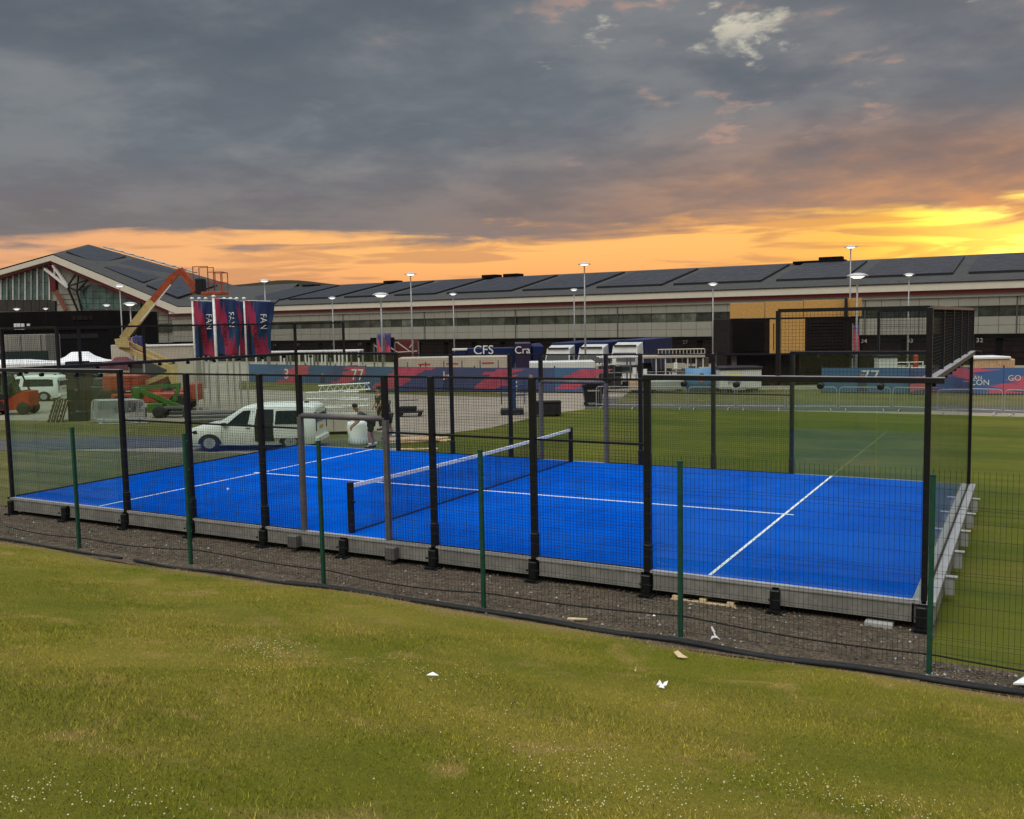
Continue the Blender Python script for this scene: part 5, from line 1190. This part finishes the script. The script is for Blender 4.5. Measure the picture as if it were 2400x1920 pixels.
# side-on dark blue lorry and purple box body
d = 98; SL = root('lorry', 'dark blue side-on lorry lettered CFS behind the cream trailer', 'lorry', 1120, d, 'lorries parked before the pit building'); k = d/F
X = lambda u: (u-1120)*k
MB().chbox(X(1098), X(1208), 0, 2.5, 1.1, 4.0, .05).build('box_body', 'truck_blue', SL); MB().chbox(X(1060), X(1205), .2, 2.3, .7, 1.05, .03).build('chassis', 'dark_plastic', SL)
MB().prism([(X(1046), .7), (X(1094), .7), (X(1094), 3.8), (X(1062), 3.6), (X(1050), 2.6), (X(1046), 2.4)], 0, 2.4).build('cab', 'truck_blue', SL)
MB().box(X(1062), X(1096), .1, 2.3, 3.83, 3.98).build('air_deflector', 'steel_white', SL); MB().box(X(1056), X(1076), -.03, -.002, 2.2, 3.0).build('side_window', 'dark_glass', SL)
for u in (1062, 1105, 1180, 1192): MB().lathe([(.25, -.14), (.5, -.14), (.5, .14), (.25, .14)], (X(u), .15, .5), 14, 'y').build('wheel', 'rubber', SL)
text('CFS', 1.3, 'cabin_white', SL, (X(1135), -.03, hz(1135, 821, 98)), name='lettering')
d = 96; PB = root('lorry_box', 'purple lorry body lettered Cra beside the blue lorry', 'lorry', 1235, d, None); k = d/F; X = lambda u: (u-1235)*k
MB().chbox(X(1209), X(1246), 0, 6, .6, hz(1235, 804, d), .05).build('box_body', 'truck_purple', PB); MB().chbox(X(1246)+.02, X(1276), .3, 6, .6, hz(1235, 808, d), .2).build('curved_body', 'truck_blue', PB)
for u in (1218, 1262): MB().lathe([(.25, -.14), (.5, -.14), (.5, .14), (.25, .14)], (X(u), .3, .5), 14, 'y').build('wheel', 'rubber', PB)
text('Cra', 1.05, 'cabin_white', PB, (X(1226), -.03, hz(1226, 821, d)), name='lettering')
# red garage front and black awning before the building
d = 112; RG = root('red_garage_front', 'dark red boarded garage front with white line graphic', 'stand', 957, d); k = d/F; X = lambda u: (u-957)*k
MB().chbox(X(928), X(984), 0, .3, .3, hz(957, 798, d), .03).build('board', 'red_board', RG)
MB().chbox(X(872), X(927), -.3, .3, hz(957, 801, d), hz(957, 790, d), .03).build('awning', 'garage_black', RG)
for a, b in (((934, 802), (962, 823)), ((878, 804), (896, 822)), ((926, 802), (938, 802)), ((918, 814), (934, 825)), ((930, 825), (980, 823)), ((972, 802), (962, 815))):
    MB().beam((X(a[0]), -.05, hz(957, a[1], d)), (X(b[0]), -.05, hz(957, b[1], d)), .12, .06, (0, 1, 0)).build('line_graphic', 'cabin_cream', RG)
for u in (879, 928, 983): MB().box(X(u)-.08, X(u)+.08, -.1, .1, 0, hz(957, 801, d)-.01).build('leg', 'gate_grey', RG)
# white canopy frames
for i, (ua, ub) in enumerate(((600, 664), (666, 722), (724, 760), (762, 800), (802, 846))):
    T = thing('canopy_frame', 'white flat canopy frame, %s of five from the left before the garages' % ('first', 'second', 'third', 'fourth', 'fifth')[i], 'canopy', gpd((ua+ub)/2, 88), ROT, 'white canopy frames'); w = (ub-ua)*88/F; h = hz(700, 823, 88)
    MB().chbox(-w/2, w/2, 0, 2.6, h-.14, h, .02).build('roof_slab', 'cabin_white', T)
    for x in (-w/2+.12, w/2-.12, (w*.18 if i in (1, 3) else -w*.2)):
        for y in (.1, 2.5): MB().box(x-.07, x+.07, y-.07, y+.07, 0, h-.141).build('leg', 'steel_white', T)
    MB().chbox(-w/2+.3, w/2-.3, 1.2, 2.3, .05, h*.62, .05).build('counter', 'cabin_dark', T)
# ------------------------------------------------------------------ scaffold and stage clutter
d = 60; SC_ = root('stage_scaffold', 'cluttered pale scaffold stage with lighting truss and dark gear', 'scaffold', 1530, d); k = d/F; X = lambda u: (u-1530)*k; H = lambda v: hz(1530, v, d)
for u in (1412, 1440, 1478, 1500, 1538, 1560, 1585, 1612, 1632, 1648):
    for y in (0, 1.8): MB().tube([(X(u), y, 0), (X(u), y, H(836))], .045, 6).build('upright', 'steel_white' if u > 1480 else 'gate_grey', SC_)
for v in (836, 872): 
    for y in (0, 1.8): MB().tube([(X(1405), y, H(v)), (X(1652), y, H(v))], .045, 6).build('ledger', 'steel_white' if v < 850 else 'gate_grey', SC_)
MB().chbox(X(1500), X(1652), -.1, 1.9, H(840), H(834), .02).build('deck', 'cabin_cream', SC_)
for ua, ub, v0, v1 in ((1544, 1652, 832, 820),):
    mb = MB()
    for v in (v0, v1):
        for y in (0, .4): mb.tube([(X(ua), y, H(v)), (X(ub), y, H(v))], .035, 6)
    mb.build('truss_chord', 'cabin_cream', SC_)
    for i in range(14): x = X(ua+(ub-ua)*i/13); MB().tube([(x, 0, H(v0)), (x, 0, H(v1))], .03, 5).build('truss_web', 'cabin_cream', SC_)
random.seed(21)
for i in range(34):
    u = random.uniform(1408, 1645); v = random.uniform(850, 898); w = random.uniform(.15, .5); hh = random.uniform(.2, .8); y = random.uniform(.1, 1.5)
    MB().chbox(X(u)-w, X(u)+w, y, y+.5, H(v)-hh if H(v)-hh > 0 else .02, H(v), .02).build('stage_gear', random.choice(('cloth_black', 'container', 'dark_green', 'cabin_dark', 'cloth_black', 'concrete', 'gate_grey', 'cabin_cream')), SC_)
for u, v in ((1487, 868), (1512, 872), (1583, 858), (1440, 846)): MB().chbox(X(u)-.12, X(u)+.12, -.1, -.06, H(v)-.2, H(v)+.2, .01).build('notice', 'white_paint', SC_)
MB().chbox(X(1560), X(1605), -.05, .02, H(864), H(852), .01).build('sign_board', 'cabin_cream', SC_); MB().chbox(X(1635), X(1662), .05, .4, H(862), H(840), .02).build('fabric_panel', 'old_wood', SC_)
T, w, h = cabin('grey_counter', 'low grey counter unit in front of the scaffold stage', 'counter', 1520, 1606, 57, 893, 'concrete', .8)
T, w, h = cabin('cardboard_crate', 'brown cardboard crate stacked by the scaffold stage', 'crate', 1477, 1500, 57, 892, 'card', .8)
# timber stacks, white box and red stand at right
T, w, h = cabin('timber_stack', 'stack of brown timber with white sheet above the right hoarding', 'stack', 2284, 2378, 58, 842, 'timber', 2, None, .16)
MB().chbox(-w/2-.1, w/2-.3, -.1, 2.1, h+.01, h+.16, .03).build('cover_sheet', 'cabin_white', T)
T, w, h = cabin('white_fridge', 'white upright chest cabinet behind the teal hoarding', 'cabinet', 2060, 2103, 58, 838, 'cabin_white', .9, None, 0, 'cloth_black')
T, w, h = cabin('red_banner_stand', 'narrow red stand beyond the teal hoarding', 'stand', 2143, 2152, 60, 832, 'red_paint', .3)
RL = root('white_handrail', 'white tubular handrail between white cabinet and mesh corner', 'handrail', 2130, 59); k = 59/F
for v in (849, 862): MB().tube([(-30*k, 0, hz(2130, v, 59)), (34*k, 0, hz(2130, v, 59))], .03, 6).build('rail', 'white_paint', RL)
for x in (-28*k, 0, 32*k): MB().tube([(x, 0, 0), (x, 0, hz(2130, 849, 59))], .03, 6).build('upright', 'white_paint', RL)
# ------------------------------------------------------------------ black building, tents at left
T, w, h = cabin('black_building', 'large matt black clad box building in front of the gabled wing', 'building', -330, 264, 100, 733, 'garage_black', 14)
k = 100/F; X = lambda u: (u+33)*k; H = lambda v: hz(0, v, 100)
MB().box(X(-330), X(264), -.12, -.002, H(776), H(774)).build('band', 'container', T)
for ua, ub in ((181, 190), (192, 204), (206, 217), (219, 229)): MB().box(X(ua), X(ub), -.06, -.003, H(754), H(744)).build('window', 'container', T)
MB().box(X(140), X(238), -.05, -.003, H(797), H(786)).build('vent_strip', 'cloth_black', T)
for i in range(5): MB().box(X(-60+60*i), X(-60+60*i)+.08, -.05, -.003, H(772), H(736)).build('panel_seam', 'container', T)
T, w, h = cabin('white_block', 'pale panelled block low in front of the black building', 'building', -180, 116, 94, 786, 'cladding', 3, None)
MB().box(-w/2, w/2, -.06, -.002, .15, hz(0, 828, 94)).build('green_band', 'dark_green', T)
for i in range(6): MB().box(w/2-.5-2*i, w/2-.44-2*i, -.03, -.003, hz(0, 827, 94), h-.05).build('panel_joint', 'joint', T)
MB().box(w/2-4, w/2+.2, -.3, -.07, .1, hz(0, 824, 94)).build('green_screen', 'dark_green', T)
for i, (u, v) in enumerate(((37, 766), (45, 766), (54, 766), (67, 762))):
    p = at(u, v, 99.2); T = MB().chbox(-.16, .16, -.1, .1, -.32 if i < 3 else -.12, .32 if i < 3 else .12, .03).build('wall_floodlight', 'cabin_white', None, False, False, p); T.rotation_euler[2] = ROT
    tag(T, 'small white unit on the black building wall, %s from the left' % ('first', 'second', 'third', 'fourth')[i], 'light unit', 'white units on the black wall')
def tent(name, label, ua, ub, d, vp, ve, m_, dep=5.):
    T = thing(name, label, 'tent', gpd((ua+ub)/2, d), ROT); w = (ub-ua)*d/F; hp, he = hz((ua+ub)/2, vp, d), hz((ua+ub)/2, ve, d)
    V = []; Fc = []; n = 8                                   # concave fabric rising to a flat peak
    R_ = [(1, 0), (.7, .18), (.42, .55), (.24, .97), (.0, 1)]
    for r, t in R_:
        for sx_, sy in ((-1, -1), (0, -1), (1, -1), (1, 0), (1, 1), (0, 1), (-1, 1), (-1, 0)): V.append((sx_*w/2*r, dep/2+sy*dep/2*r, he+(hp-he)*t))
    for i in range(len(R_)-1):
        for j in range(8): Fc.append((i*8+j, i*8+(j+1) % 8, (i+1)*8+(j+1) % 8, (i+1)*8+j))
    MB().add(V, Fc).build('roof_fabric', m_, T, False, True)
    for y0 in (-.02, dep): MB().box(-w/2, w/2, y0, y0+.02, he-.35, he+.02).build('valance', m_, T)
    for x in (-w/2+.06, w/2-.06):
        for y in (.08, dep-.08): MB().box(x-.05, x+.05, y-.05, y+.05, 0, he).build('leg', 'steel_white', T)
    return T
tent('frame_tent', 'white peaked frame tent in front of the black building', 106, 216, 78, 826, 851, 'white_cloth')
T = tent('frame_tent', 'long low white marquee at far left behind the van', -160, 142, 82, 846, 855, 'white_cloth', 6)
MB().box(-5.3, 5.3, .3, .34, .05, 2.2).build('side_wall', 'white_cloth', T)
tent('gazebo', 'maroon pop-up gazebo behind the flight cases', 234, 306, 57, 838, 855, 'maroon', 2.6)
T, w, h = cabin('dark_screen', 'dark mesh screen panel behind the telehandler', 'screen', 205, 240, 60, 848, 'cloth_black', .3)
T, w, h = cabin('dark_screen', 'dark stacked gear behind the maroon gazebo and boom lift', 'gear', 300, 400, 62, 846, 'cabin_dark', 1.2)
